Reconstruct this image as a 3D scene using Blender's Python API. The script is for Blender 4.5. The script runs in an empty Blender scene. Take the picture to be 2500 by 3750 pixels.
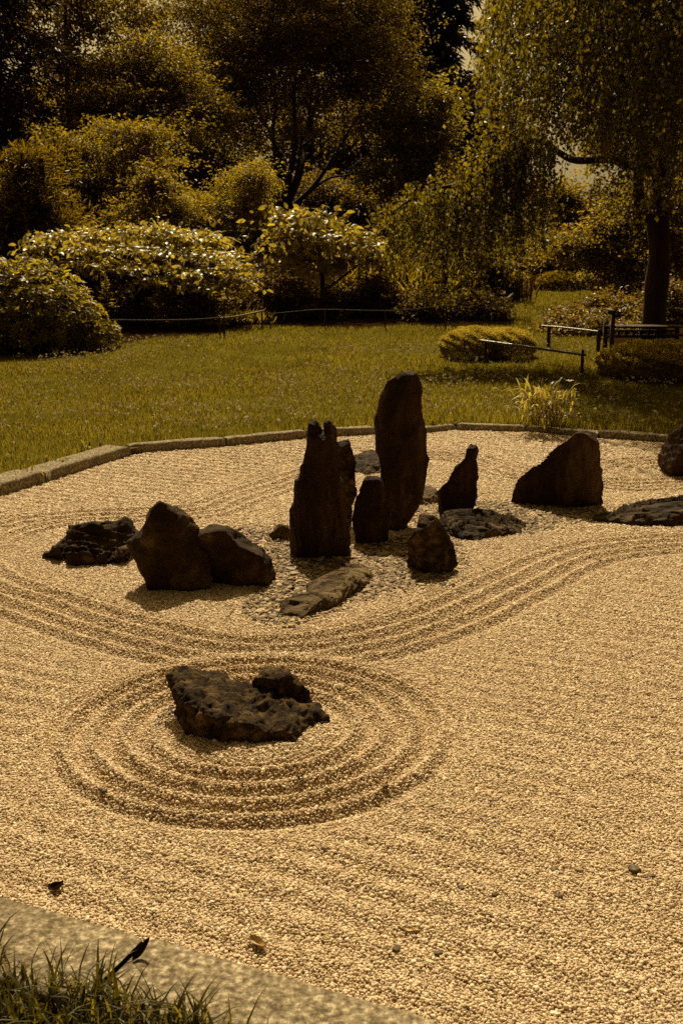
import bpy, math, random
import numpy as np
from mathutils import Vector, Matrix, noise as mnoise

SC = bpy.context.scene
COL = SC.collection
R = math.radians
rng = np.random.default_rng(11)
random.seed(11)

# ------------------------------------------------------------------ camera
CAM_H, PITCH, FPX = 1.6, R(12.9), 4000.0          # eye height, tilt, focal length in photo pixels (2500 x 3750)
cam_d = bpy.data.cameras.new('camera')
cam = bpy.data.objects.new('camera', cam_d)
COL.objects.link(cam)
cam.location = (0, 0, CAM_H)
cam.rotation_euler = (R(90) - PITCH, 0, 0)
cam_d.sensor_fit = 'VERTICAL'
cam_d.sensor_height = 36.0
cam_d.lens = 36.0 * FPX / 3750.0
cam_d.clip_start, cam_d.clip_end = 0.05, 2000
cam_d.dof.use_dof = True
cam_d.dof.focus_distance = 4.5
cam_d.dof.aperture_fstop = 11.0
SC.camera = cam

# ------------------------------------------------------------------ sky, sun, exposure
SUN_EL, SUN_AZ = R(51), R(-5)                      # azimuth from +Y, positive towards +X
w = bpy.data.worlds.new('World')
SC.world = w
w.use_nodes = True
nt = w.node_tree
nt.nodes.clear()
sky = nt.nodes.new('ShaderNodeTexSky')
sky.sky_type = 'NISHITA'
sky.sun_disc = False
sky.sun_elevation = SUN_EL
sky.sun_rotation = SUN_AZ
sky.air_density, sky.dust_density, sky.ozone_density = 0.4, 6.0, 1.0
bw = nt.nodes.new('ShaderNodeRGBToBW')
tint = nt.nodes.new('ShaderNodeMix'); tint.data_type = 'RGBA'; tint.blend_type = 'MULTIPLY'
tint.inputs[0].default_value = 1.0
tint.inputs[7].default_value = (1.0, 0.74, 0.32, 1)   # the whole picture is toned sepia, sky included
bg = nt.nodes.new('ShaderNodeBackground')
bg.inputs[1].default_value = 0.062
wo = nt.nodes.new('ShaderNodeOutputWorld')
nt.links.new(sky.outputs[0], bw.inputs[0])
nt.links.new(bw.outputs[0], tint.inputs[6])
nt.links.new(tint.outputs[2], bg.inputs[0])
nt.links.new(bg.outputs[0], wo.inputs[0])

sun_d = bpy.data.lights.new('sun', 'SUN')
sun_d.energy = 5.0
sun_d.angle = R(0.53)
sun_d.color = (1.0, 0.87, 0.58)
sun = bpy.data.objects.new('sun', sun_d)
COL.objects.link(sun)
to_sun = Vector((math.sin(SUN_AZ) * math.cos(SUN_EL), math.cos(SUN_AZ) * math.cos(SUN_EL), math.sin(SUN_EL)))
sun.rotation_euler = to_sun.to_track_quat('Z', 'Y').to_euler()
sun.location = to_sun * 60

SC.view_settings.view_transform = 'Standard'
SC.view_settings.look = 'None'
SC.view_settings.exposure = 0.42
SC.view_settings.gamma = 1.0
SC.render.engine = 'CYCLES'
SC.cycles.max_bounces = 8
SC.cycles.diffuse_bounces = 5
SC.cycles.glossy_bounces = 2
SC.cycles.transmission_bounces = 6
SC.cycles.transparent_max_bounces = 4
SC.cycles.use_denoising = False
SC.cycles.caustics_reflective = False
SC.cycles.caustics_refractive = False
SC.cycles.sample_clamp_indirect = 4.0

# ------------------------------------------------------------------ pixel -> place
FW = np.array([0, math.cos(PITCH), -math.sin(PITCH)])
UP = np.array([0, math.sin(PITCH), math.cos(PITCH)])
def ray(u, v):
    return FW + np.array([(u - 1250) / FPX, 0, 0]) - UP * ((v - 1875) / FPX)
def at(u, v, Y):
    d = ray(u, v)
    return np.array([0, 0, CAM_H]) + d * (Y / d[1])
def on(u, v, z=0.0):
    d = ray(u, v)
    return np.array([0, 0, CAM_H]) + d * ((z - CAM_H) / d[2])
def sstep(a, b, x):
    t = np.clip((np.asarray(x, float) - a) / (b - a), 0, 1)
    return t * t * (3 - 2 * t)
LAWN0 = 0.055
def terrain(x, y):
    x = np.asarray(x, float); y = np.asarray(y, float)
    z = LAWN0 + 0.42 * sstep(12, 26, y) + 0.42 * sstep(24, 38, y)
    z = z + 1.7 * sstep(24.5, 36, y) * (1 - sstep(2.0, 5.0, x)) + 0.5 * sstep(38, 60, y)
    z = z + 1.0 * sstep(23, 34, y) * sstep(8, 14, x)
    z = z + 0.02 * np.sin(x * 0.9 + 0.7) * np.sin(y * 0.6) * sstep(9, 12, y)
    return z
def gnd(u, v):
    d = ray(u, v); t = 8.0
    for _ in range(4000):
        p = np.array([0, 0, CAM_H]) + d * t
        if p[2] <= terrain(p[0], p[1]): break
        t += 0.02
    return p
def mpp(Y): return Y / FPX * 0.985      # metres per photo pixel at ground distance Y

# vectorised value noise for the ground and plants
_PERM = rng.integers(0, 2**31, 4096)
def vnoise(x, y, seed=0):
    x = np.asarray(x, float); y = np.asarray(y, float)
    xi = np.floor(x).astype(np.int64); yi = np.floor(y).astype(np.int64)
    fx = x - xi; fy = y - yi
    fx = fx * fx * (3 - 2 * fx); fy = fy * fy * (3 - 2 * fy)
    def h(a, b):
        return (_PERM[(a * 374761 + b * 668265 + seed * 1274) % 4096] % 65536) / 65535.0
    return (h(xi, yi) * (1 - fx) + h(xi + 1, yi) * fx) * (1 - fy) + (h(xi, yi + 1) * (1 - fx) + h(xi + 1, yi + 1) * fx) * fy
def fbm(x, y, seed=0, o=3):
    s = 0; a = 0.5
    for k in range(o):
        s = s + a * vnoise(x * 2**k, y * 2**k, seed + k); a *= 0.5
    return s

# ------------------------------------------------------------------ mesh helpers
def np_mesh(name, V, F, smooth=False, val=None):
    """F: list of index arrays, each (n, k) with one k"""
    V = np.asarray(V, np.float32)
    me = bpy.data.meshes.new(name)
    me.vertices.add(len(V)); me.vertices.foreach_set('co', V.ravel())
    F = [np.asarray(f, np.int32) for f in F if len(f)]
    nl = sum(f.size for f in F); npoly = sum(len(f) for f in F)
    me.loops.add(nl); me.polygons.add(npoly)
    me.loops.foreach_set('vertex_index', np.concatenate([f.ravel() for f in F]))
    tot = np.concatenate([np.full(len(f), f.shape[1], np.int32) for f in F])
    st = np.concatenate([[0], np.cumsum(tot)[:-1]]).astype(np.int32)
    me.polygons.foreach_set('loop_start', st)
    if smooth:
        me.polygons.foreach_set('use_smooth', np.ones(npoly, bool))
    if val is not None:
        for k, a in (val.items() if isinstance(val, dict) else [('v', val)]):
            at_ = me.attributes.new(k, 'FLOAT', 'POINT')
            at_.data.foreach_set('value', np.asarray(a, np.float32))
    me.update(calc_edges=True)
    me.validate()
    return me
def obj(name, me, mat=None, parent=None, base=None, label=None, cat=None, group=None, kind=None):
    if base is not None:
        me.transform(Matrix.Translation(-Vector(base)))
    o = bpy.data.objects.new(name, me)
    COL.objects.link(o)
    if mat is not None:
        me.materials.clear(); me.materials.append(mat)
    if parent is not None:
        o.parent = parent
    elif base is not None:
        o.location = base
    if label: o['label'] = label
    if cat: o['category'] = cat
    if group: o['group'] = group
    if kind: o['kind'] = kind
    return o
def thing(name, label, cat, base, group=None):
    o = bpy.data.objects.new(name, None)
    COL.objects.link(o)
    o.empty_display_size = 0.2
    o.location = base
    o['label'] = label; o['category'] = cat
    if group: o['group'] = group
    return o
def tube_np(pts, rad, n=8, off=0):
    pts = np.asarray(pts, float); m = len(pts)
    rad = np.broadcast_to(np.asarray(rad, float), (m,))
    T = np.gradient(pts, axis=0); T /= np.linalg.norm(T, axis=1, keepdims=True) + 1e-9
    ref = np.array([0.31, 0.87, 0.12]) if abs(T[:, 2]).mean() > 0.5 else np.array([0.1, 0.15, 1.0])
    A = np.cross(T, ref); A /= np.linalg.norm(A, axis=1, keepdims=True) + 1e-9
    B = np.cross(T, A)
    th = np.linspace(0, 2 * np.pi, n, endpoint=False)
    V = pts[:, None] + rad[:, None, None] * (A[:, None] * np.cos(th)[None, :, None] + B[:, None] * np.sin(th)[None, :, None])
    V = V.reshape(-1, 3)
    i = np.arange(m - 1)[:, None] * n; j = np.arange(n)[None]
    F = np.stack([i + j, i + (j + 1) % n, i + n + (j + 1) % n, i + n + j], -1).reshape(-1, 4)
    V = np.vstack([V, pts[0], pts[-1]])
    c0, c1 = len(V) - 2, len(V) - 1
    j = np.arange(n)
    Tt = np.vstack([np.stack([np.full(n, c0), (j + 1) % n, j], 1), np.stack([np.full(n, c1), (m - 1) * n + j, (m - 1) * n + (j + 1) % n], 1)])
    return V, F + off, Tt + off
def tubes(name, lines, n=7):
    Vs, Q, T = [], [], []; off = 0
    for pts, rad in lines:
        V, F, t = tube_np(pts, rad, n, off)
        Vs.append(V); Q.append(F); T.append(t); off += len(V)
    return np_mesh(name, np.vstack(Vs), [np.vstack(Q), np.vstack(T)], smooth=True)
def curve(p0, p1, n=10, sag=0.0, wob=0.05, r=None):
    r = r or rng
    p0 = np.asarray(p0, float); p1 = np.asarray(p1, float)
    t = np.linspace(0, 1, n)[:, None]
    L = np.linalg.norm(p1 - p0)
    P = p0 + (p1 - p0) * t
    P[:, 2] += sag * np.sin(np.pi * t[:, 0]) * L
    a, b = r.normal(size=3), r.normal(size=3)
    P += wob * L * (np.sin(np.pi * t) * a + 0.5 * np.sin(2 * np.pi * t) * b) * 0.6
    P[0], P[-1] = p0, p1
    return P
def smooth_line(pts, n=40):
    pts = np.asarray(pts, float)
    s = np.concatenate([[0], np.cumsum(np.linalg.norm(np.diff(pts, axis=0), axis=1))])
    # catmull-rom
    out = []
    P = np.vstack([2 * pts[0] - pts[1], pts, 2 * pts[-1] - pts[-2]])
    for q in np.linspace(0, s[-1] - 1e-6, n):
        k = np.searchsorted(s, q, 'right') - 1
        t = (q - s[k]) / (s[k + 1] - s[k] + 1e-9)
        a, b, c, d = P[k], P[k + 1], P[k + 2], P[k + 3]
        out.append(0.5 * (2 * b + (c - a) * t + (2 * a - 5 * b + 4 * c - d) * t**2 + (3 * b - a - 3 * c + d) * t**3))
    return np.array(out)

# ------------------------------------------------------------------ materials
def new_mat(name):
    m = bpy.data.materials.new(name); m.use_nodes = True
    m.node_tree.nodes.clear()
    return m, m.node_tree
class NB:
    def __init__(s, nt): s.nt = nt
    def n(s, t, **kw):
        k = s.nt.nodes.new(t)
        for a, b in kw.items(): setattr(k, a, b)
        return k
    def l(s, a, b): s.nt.links.new(a, b)
def ramp(nb, fac, stops):
    r = nb.n('ShaderNodeValToRGB')
    e = r.color_ramp.elements
    while len(e) < len(stops): e.new(0.5)
    for k, (p, c) in zip(e, stops):
        k.position = p; k.color = (*c, 1)
    nb.l(fac, r.inputs[0])
    return r.outputs[0]
def leaf_mat(name, dark, light, rough=0.5, trans=0.48, spec=0.22, tcol=None):
    m, nt = new_mat(name); nb = NB(nt)
    a = nb.n('ShaderNodeAttribute', attribute_name='v')
    c = ramp(nb, a.outputs['Fac'], [(0.0, dark), (1.0, light)])
    p = nb.n('ShaderNodeBsdfPrincipled')
    p.inputs['Roughness'].default_value = rough
    p.inputs['Specular IOR Level'].default_value = spec
    nb.l(c, p.inputs['Base Color'])
    t = nb.n('ShaderNodeBsdfTranslucent')
    g = nb.n('ShaderNodeMix', data_type='RGBA', blend_type='MULTIPLY'); g.inputs[0].default_value = 1
    nb.l(c, g.inputs[6]); g.inputs[7].default_value = (*(tcol or (2.45, 2.18, 0.66)), 1)
    nb.l(g.outputs[2], t.inputs[0])
    x = nb.n('ShaderNodeMixShader'); x.inputs[0].default_value = trans
    o = nb.n('ShaderNodeOutputMaterial')
    nb.l(p.outputs[0], x.inputs[1]); nb.l(t.outputs[0], x.inputs[2]); nb.l(x.outputs[0], o.inputs[0])
    return m
def surf_mat(name, stops, scale=6.0, rough=0.85, bump=0.3, bump_scale=40.0, stretch=(1, 1, 1), detail=6, spec=0.2, bdist=0.01, coord='Object', spots=None):
    m, nt = new_mat(name); nb = NB(nt)
    tc = nb.n('ShaderNodeTexCoord')
    mp = nb.n('ShaderNodeMapping'); mp.inputs['Scale'].default_value = stretch
    nb.l(tc.outputs[coord], mp.inputs[0])
    n1 = nb.n('ShaderNodeTexNoise'); n1.inputs['Scale'].default_value = scale; n1.inputs['Detail'].default_value = detail; n1.inputs['Roughness'].default_value = 0.62
    nb.l(mp.outputs[0], n1.inputs['Vector'])
    c = ramp(nb, n1.outputs['Fac'], stops)
    if spots:
        sp_scale, lo, hi, scol = spots
        n3 = nb.n('ShaderNodeTexNoise'); n3.inputs['Scale'].default_value = sp_scale; n3.inputs['Detail'].default_value = 9; n3.inputs['Roughness'].default_value = 0.72
        nb.l(tc.outputs[coord], n3.inputs['Vector'])
        mr = nb.n('ShaderNodeMapRange'); mr.inputs[1].default_value = lo; mr.inputs[2].default_value = hi; mr.inputs[4].default_value = 0.5
        nb.l(n3.outputs['Fac'], mr.inputs[0])
        mx = nb.n('ShaderNodeMix', data_type='RGBA')
        nb.l(mr.outputs[0], mx.inputs[0]); nb.l(c, mx.inputs[6]); mx.inputs[7].default_value = (*scol, 1)
        c = mx.outputs[2]
    p = nb.n('ShaderNodeBsdfPrincipled')
    p.inputs['Roughness'].default_value = rough; p.inputs['Specular IOR Level'].default_value = spec
    nb.l(c, p.inputs['Base Color'])
    n2 = nb.n('ShaderNodeTexNoise'); n2.inputs['Scale'].default_value = bump_scale; n2.inputs['Detail'].default_value = 5; n2.inputs['Roughness'].default_value = 0.7
    nb.l(mp.outputs[0], n2.inputs['Vector'])
    b = nb.n('ShaderNodeBump'); b.inputs['Strength'].default_value = bump; b.inputs['Distance'].default_value = bdist
    nb.l(n2.outputs['Fac'], b.inputs['Height']); nb.l(b.outputs[0], p.inputs['Normal'])
    o = nb.n('ShaderNodeOutputMaterial'); nb.l(p.outputs[0], o.inputs[0])
    return m

M = {}
M['rock'] = surf_mat('dark_stone', [(0.32, (0.016, 0.007, 0.002)), (0.52, (0.036, 0.018, 0.006)), (0.68, (0.115, 0.068, 0.024))], 7, 0.8, 0.9, 55, spec=0.12, bdist=0.018)
M['rock_strata'] = surf_mat('layered_stone', [(0.32, (0.015, 0.006, 0.002)), (0.52, (0.034, 0.016, 0.005)), (0.70, (0.10, 0.056, 0.019))], 7, 0.78, 0.9, 40, stretch=(1, 1, 0.22), spec=0.12, bdist=0.018)
M['rock_flat'] = surf_mat('weathered_flat_stone', [(0.32, (0.045, 0.025, 0.009)), (0.5, (0.105, 0.066, 0.027)), (0.66, (0.22, 0.15, 0.068))], 8, 0.8, 0.9, 50, stretch=(0.5, 1, 1.6), spec=0.12, bdist=0.018)
M['rock_mid'] = surf_mat('brown_layered_stone', [(0.34, (0.018, 0.008, 0.003)), (0.53, (0.046, 0.026, 0.009)), (0.70, (0.13, 0.084, 0.033))], 9, 0.8, 0.9, 50, stretch=(0.5, 1, 1.8), spec=0.12, bdist=0.018)
M['rock_pitted'] = surf_mat('pitted_stone', [(0.34, (0.014, 0.006, 0.002)), (0.5, (0.045, 0.024, 0.008)), (0.66, (0.14, 0.085, 0.030))], 20, 0.85, 1.0, 70, spec=0.12, bdist=0.02)  # tone contrast also stands in for grazing sun and shaded cavities
M['granite'] = surf_mat('granite', [(0.36, (0.085, 0.061, 0.034)), (0.47, (0.175, 0.132, 0.078)), (0.55, (0.245, 0.192, 0.116)), (0.64, (0.42, 0.34, 0.22))], 60, 0.9, 0.6, 140, spec=0.1, bdist=0.006, detail=5, spots=(14, 0.50, 0.58, (0.085, 0.060, 0.030)))
M['bark'] = surf_mat('bark', [(0.3, (0.026, 0.011, 0.003)), (0.7, (0.066, 0.034, 0.012))], 9, 0.9, 1.0, 30, stretch=(1, 1, 0.25), bdist=0.02)
M['bark_pale'] = surf_mat('pale_bark', [(0.3, (0.04, 0.024, 0.010)), (0.6, (0.12, 0.08, 0.035))], 9, 0.9, 0.8, 30, stretch=(1, 1, 0.25), bdist=0.02)
M['bamboo'] = surf_mat('bamboo', [(0.3, (0.08, 0.05, 0.018)), (0.7, (0.19, 0.13, 0.05))], 5, 0.4, 0.2, 30, stretch=(0.2, 1, 1), spec=0.5)
M['post'] = surf_mat('weathered_post', [(0.3, (0.028, 0.016, 0.006)), (0.7, (0.07, 0.042, 0.017))], 9, 0.85, 0.6, 40, stretch=(1, 1, 0.2))
M['wood'] = surf_mat('bench_wood', [(0.3, (0.035, 0.020, 0.008)), (0.7, (0.08, 0.05, 0.02))], 7, 0.7, 0.4, 30, stretch=(0.15, 1, 1))
M['deadleaf'] = surf_mat('dry_leaf', [(0.3, (0.34, 0.22, 0.09)), (0.7, (0.50, 0.36, 0.17))], 20, 0.6, 0.3, 60)
M['deadleaf_dark'] = surf_mat('dark_dry_leaf', [(0.3, (0.025, 0.013, 0.005)), (0.7, (0.05, 0.028, 0.011))], 20, 0.7, 0.3, 60)
M['pebble_dark'] = surf_mat('dark_pebble', [(0.3, (0.06, 0.038, 0.016)), (0.7, (0.13, 0.088, 0.04))], 30, 0.6, 0.2, 80)
M['pebble_grey'] = surf_mat('grey_pebble', [(0.3, (0.20, 0.14, 0.075)), (0.7, (0.34, 0.25, 0.14))], 30, 0.6, 0.2, 80)
OL = (0.105, 0.078, 0.010)
M['leaf'] = leaf_mat('leaf_olive', (0.070, 0.050, 0.006), (0.20, 0.150, 0.020), trans=0.52)
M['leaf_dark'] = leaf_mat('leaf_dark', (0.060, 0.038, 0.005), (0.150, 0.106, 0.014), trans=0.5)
M['leaf_gold'] = leaf_mat('leaf_golden', (0.12, 0.092, 0.012), (0.27, 0.212, 0.034), trans=0.5)
M['leaf_birch'] = leaf_mat('leaf_birch', (0.042, 0.034, 0.005), (0.13, 0.106, 0.016), rough=0.45, trans=0.5)
M['leaf_pale'] = leaf_mat('leaf_pale', (0.13, 0.10, 0.022), (0.36, 0.295, 0.10), rough=0.40, trans=0.35, spec=0.33)  # leaf colour paled to stand in for sun glints on the leaf tops
M['leaf_rhodo'] = leaf_mat('leaf_leathery', (0.080, 0.063, 0.008), (0.22, 0.178, 0.024), rough=0.42, trans=0.5, spec=0.25)
M['leaf_clip'] = leaf_mat('leaf_clipped', (0.15, 0.115, 0.032), (0.33, 0.262, 0.092), rough=0.5, trans=0.45)
M['leaf_rose'] = leaf_mat('leaf_reddish', (0.08, 0.052, 0.010), (0.18, 0.125, 0.035), rough=0.4, trans=0.35)
M['needle'] = leaf_mat('needle_dark', (0.026, 0.013, 0.003), (0.065, 0.038, 0.007), trans=0.2)
M['grass'] = leaf_mat('grass_blade', (0.050, 0.0405, 0.008), (0.150, 0.1215, 0.032), rough=0.6, trans=0.5, spec=0.1)
M['grass_near'] = leaf_mat('grass_blade_near', (0.035, 0.029, 0.004), (0.11, 0.093, 0.016), rough=0.45, trans=0.5)
M['lily'] = leaf_mat('lily_leaf', (0.15, 0.122, 0.03), (0.34, 0.285, 0.10), rough=0.4, trans=0.35)
M['clover'] = leaf_mat('clover_head', (0.36, 0.28, 0.15), (0.70, 0.57, 0.34), rough=0.8, trans=0.2, tcol=(1, 1, 1))
M['petal'] = leaf_mat('orange_petal', (0.30, 0.13, 0.03), (0.50, 0.24, 0.06), rough=0.6, trans=0.3, tcol=(1, 1, 1))

def gravel_mats():
    out = []
    for name, stops, rnd in (
        ('gravel_pebble', [(0.0, (0.23, 0.152, 0.085)), (0.14, (0.44, 0.315, 0.188)), (0.5, (0.555, 0.418, 0.262)), (0.9, (0.65, 0.507, 0.333)), (1.0, (0.82, 0.69, 0.51))], True),
        ('shingle_pebble', [(0.0, (0.05, 0.030, 0.013)), (0.35, (0.14, 0.088, 0.040)), (0.75, (0.28, 0.19, 0.095)), (1.0, (0.46, 0.33, 0.18))], True)):
        m, nt = new_mat(name); nb = NB(nt)
        oi = nb.n('ShaderNodeObjectInfo')
        c = ramp(nb, oi.outputs['Random'], stops)
        p = nb.n('ShaderNodeBsdfPrincipled'); p.inputs['Roughness'].default_value = 0.75
        p.inputs['Specular IOR Level'].default_value = 0.2
        nb.l(c, p.inputs['Base Color'])
        o = nb.n('ShaderNodeOutputMaterial'); nb.l(p.outputs[0], o.inputs[0])
        out.append(m)
    return out
M['pebble'], M['shingle'] = gravel_mats()
def bed_mat():
    m, nt = new_mat('gravel_bed'); nb = NB(nt)
    tc = nb.n('ShaderNodeTexCoord')
    vo = nb.n('ShaderNodeTexVoronoi'); vo.inputs['Scale'].default_value = 105; vo.inputs['Randomness'].default_value = 1
    nb.l(tc.outputs['Object'], vo.inputs['Vector'])
    sx = nb.n('ShaderNodeSeparateColor'); nb.l(vo.outputs['Color'], sx.inputs[0])
    c = ramp(nb, sx.outputs[0], [(0.0, (0.24, 0.15, 0.07)), (0.3, (0.42, 0.29, 0.145)), (0.7, (0.54, 0.39, 0.205)), (1.0, (0.70, 0.55, 0.33))])
    p = nb.n('ShaderNodeBsdfPrincipled'); p.inputs['Roughness'].default_value = 0.7; p.inputs['Specular IOR Level'].default_value = 0.2
    nb.l(c, p.inputs['Base Color'])
    b = nb.n('ShaderNodeBump'); b.inputs['Strength'].default_value = 1.0; b.inputs['Distance'].default_value = 0.008; b.invert = True
    nb.l(vo.outputs['Distance'], b.inputs['Height']); nb.l(b.outputs[0], p.inputs['Normal'])
    o = nb.n('ShaderNodeOutputMaterial'); nb.l(p.outputs[0], o.inputs[0])
    return m
M['bed'] = bed_mat()
def lawn_mat():
    m, nt = new_mat('lawn_ground'); nb = NB(nt)
    tc = nb.n('ShaderNodeTexCoord')
    n1 = nb.n('ShaderNodeTexNoise'); n1.inputs['Scale'].default_value = 1.1; n1.inputs['Detail'].default_value = 8; n1.inputs['Roughness'].default_value = 0.7
    nb.l(tc.outputs['Object'], n1.inputs['Vector'])
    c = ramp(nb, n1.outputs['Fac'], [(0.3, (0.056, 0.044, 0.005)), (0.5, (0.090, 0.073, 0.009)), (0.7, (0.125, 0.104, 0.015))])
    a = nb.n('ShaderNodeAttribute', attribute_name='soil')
    x = nb.n('ShaderNodeMix', data_type='RGBA'); nb.l(a.outputs['Fac'], x.inputs[0]); nb.l(c, x.inputs[6]); x.inputs[7].default_value = (0.022, 0.012, 0.003, 1)  # bare soil, darkened to carry the shrubs' shadow along the lawn edge
    p = nb.n('ShaderNodeBsdfPrincipled'); p.inputs['Roughness'].default_value = 1.0; p.inputs['Specular IOR Level'].default_value = 0.0
    nb.l(x.outputs[2], p.inputs['Base Color'])
    n2 = nb.n('ShaderNodeTexNoise'); n2.inputs['Scale'].default_value = 60; n2.inputs['Detail'].default_value = 5
    nb.l(tc.outputs['Object'], n2.inputs['Vector'])
    b = nb.n('ShaderNodeBump'); b.inputs['Strength'].default_value = 0.8; b.inputs['Distance'].default_value = 0.03
    nb.l(n2.outputs['Fac'], b.inputs['Height']); nb.l(b.outputs[0], p.inputs['Normal'])
    o = nb.n('ShaderNodeOutputMaterial'); nb.l(p.outputs[0], o.inputs[0])
    return m
M['lawn'] = lawn_mat()

# ------------------------------------------------------------------ ground: near grass | front kerb | gravel bed | far kerb | lawn
# far kerb foot line and front kerb gravel-side line, from the photograph to ground plane z = 0
far_px = [(0, 1820), (168, 1768), (480, 1668), (560, 1655), (830, 1636), (1130, 1606), (1380, 1592), (1560, 1588), (1668, 1574), (1920, 1582), (2190, 1606), (2460, 1626)]
far_foot = [on(u, v, 0.0)[:2] for u, v in far_px]
d0 = (far_foot[0] - far_foot[1]); d0 /= np.linalg.norm(d0)
far_foot = [far_foot[0] + d0 * 4.6, far_foot[0] + d0 * 2.3] + far_foot
d1 = far_foot[-1] - far_foot[-2]; d1 /= np.linalg.norm(d1)
far_foot = far_foot + [far_foot[-1] + d1 * 1.6, far_foot[-1] + d1 * 3.4 + np.array([0, -0.3])]
far_foot = np.array(far_foot)
front_edge = [on(u, v, 0.02)[:2] for u, v in [(0, 3272), (545, 3432), (1010, 3594), (1630, 3748)]]
a = front_edge[0] + (front_edge[0] - front_edge[1]) * 4.0
b = front_edge[-1] + (front_edge[-1] - front_edge[-2]) * 5.0
front_edge = np.array([a] + front_edge + [b])
def kfar(x):  return np.interp(x, far_foot[:, 0], far_foot[:, 1])
def kfront(x): return np.interp(x, front_edge[:, 0], front_edge[:, 1])

# raked rings
C1 = np.array([-0.305, 3.59])
group_px = [(30, 2050), (95, 1975), (250, 1930), (520, 1915), (820, 1893), (1000, 1828), (1250, 1745), (1600, 1690), (1800, 1745), (2050, 1775), (2300, 1800),
            (2750, 1800), (2750, 1935), (2350, 1955), (2080, 1985), (1900, 2035), (1740, 2110), (1500, 2215), (1250, 2290), (1020, 2320), (800, 2310), (560, 2255), (300, 2175), (110, 2110)]
group_c = np.array([on(u, v, 0)[:2] for u, v in group_px])
group_c = smooth_line(np.vstack([np.c_[group_c, np.zeros(len(group_c))], [*group_c[0], 0]]), 140)[:, :2]
C2 = on(2560, 1745, 0)[:2]
def seg_dist(x, y, P):
    d = np.full(x.shape, 1e9)
    for a, b in zip(P[:-1], P[1:]):
        ab = b - a; L = ab @ ab + 1e-12
        t = np.clip(((x - a[0]) * ab[0] + (y - a[1]) * ab[1]) / L, 0, 1)
        d = np.minimum(d, np.hypot(x - a[0] - t * ab[0], y - a[1] - t * ab[1]))
    return d
def inside(x, y, P):
    c = np.zeros(x.shape, bool)
    for a, b in zip(P[:-1], P[1:]):
        k = ((a[1] > y) != (b[1] > y)) & (x < (b[0] - a[0]) * (y - a[1]) / (b[1] - a[1] + 1e-12) + a[0])
        c ^= k
    return c
def ridge(d, lam, n, amp):
    q = d / lam
    env = sstep(-0.25, 0.25, q) * (1 - sstep(n - 0.25, n + 0.35, q))
    return amp * env * (np.abs(np.cos(np.pi * q)) ** 1.3 * -1.0 + 0.55)
def gravel_h(x, y):
    x = np.asarray(x, float); y = np.asarray(y, float)
    wob = 0.012 * (fbm(x * 3, y * 3, 3) - 0.45)
    r1 = np.hypot(x - C1[0], (y - C1[1]) * 0.99) + wob
    h1 = ridge(r1 - 0.305, 0.101, 4, 0.037)
    h1 += 0.02 * (1 - sstep(0.2, 0.32, r1))
    dg = seg_dist(x, y, group_c); ins = inside(x, y, group_c)
    dg = np.where(ins, -dg, dg) + wob
    amp = 0.031 * (0.55 + 0.45 * (1 - sstep(5.2, 6.4, y)))
    h2 = ridge(dg, 0.118, 4, 1.0) * amp
    k1 = sstep(0.72, 0.80, r1)
    r2 = np.hypot(x - C2[0], y - C2[1]) + wob
    h3 = ridge(r2 - 0.42, 0.12, 4, 0.020) * (1 - ins * 1.0) * sstep(0.5, 0.6, dg)
    base = 0.012 * (fbm(x * 2.2, y * 2.2, 7) - 0.45) + 0.005 * (fbm(x * 9, y * 9, 9) - 0.45)
    kd = front_edge[3] - front_edge[1]; kd = kd / np.linalg.norm(kd)
    qk = -x * kd[1] + y * kd[0] + 0.05 * fbm(x * 1.3, y * 1.3, 5)
    lin = 0.0060 * np.sin(qk * 2 * np.pi / 0.118) * (0.25 + 1.1 * fbm(x * 1.1 + 7, y * 1.1, 15)) * sstep(0.55, 0.75, dg) * sstep(0.74, 0.9, r1) * (1 - 0.65 * sstep(-0.1, 0.9, x))
    return base + lin + h1 + h2 * k1 + h3

def col_sheet(name, mat, xs, lo, hi, rows, zf, kind='structure', soil=None, grade=1.0):
    t = np.linspace(0, 1, rows) ** grade
    X = np.repeat(xs[:, None], rows, 1)
    Y = lo(xs)[:, None] + (hi(xs) - lo(xs))[:, None] * t[None]
    Z = zf(X, Y)
    V = np.stack([X, Y, Z], -1).reshape(-1, 3)
    n = len(xs)
    i = np.arange(n - 1)[:, None] * rows; j = np.arange(rows - 1)[None]
    F = np.stack([i + j, i + rows + j, i + rows + j + 1, i + j + 1], -1).reshape(-1, 4)
    val = None
    if soil is not None: val = {'soil': soil(V[:, 0], V[:, 1])}
    me = np_mesh(name, V, [F], True, val)
    return obj(name, me, mat, kind=kind)

xs = np.concatenate([np.linspace(-7, -2.6, 40)[:-1], np.linspace(-2.6, 3.2, 330)[:-1], np.linspace(3.2, 6, 30)])
bed = col_sheet('gravel_bed', M['bed'], xs, lambda x: kfront(x) - 0.02, lambda x: kfar(x) + 0.02, 400, lambda X, Y: gravel_h(X, Y) - 0.003)

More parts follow.
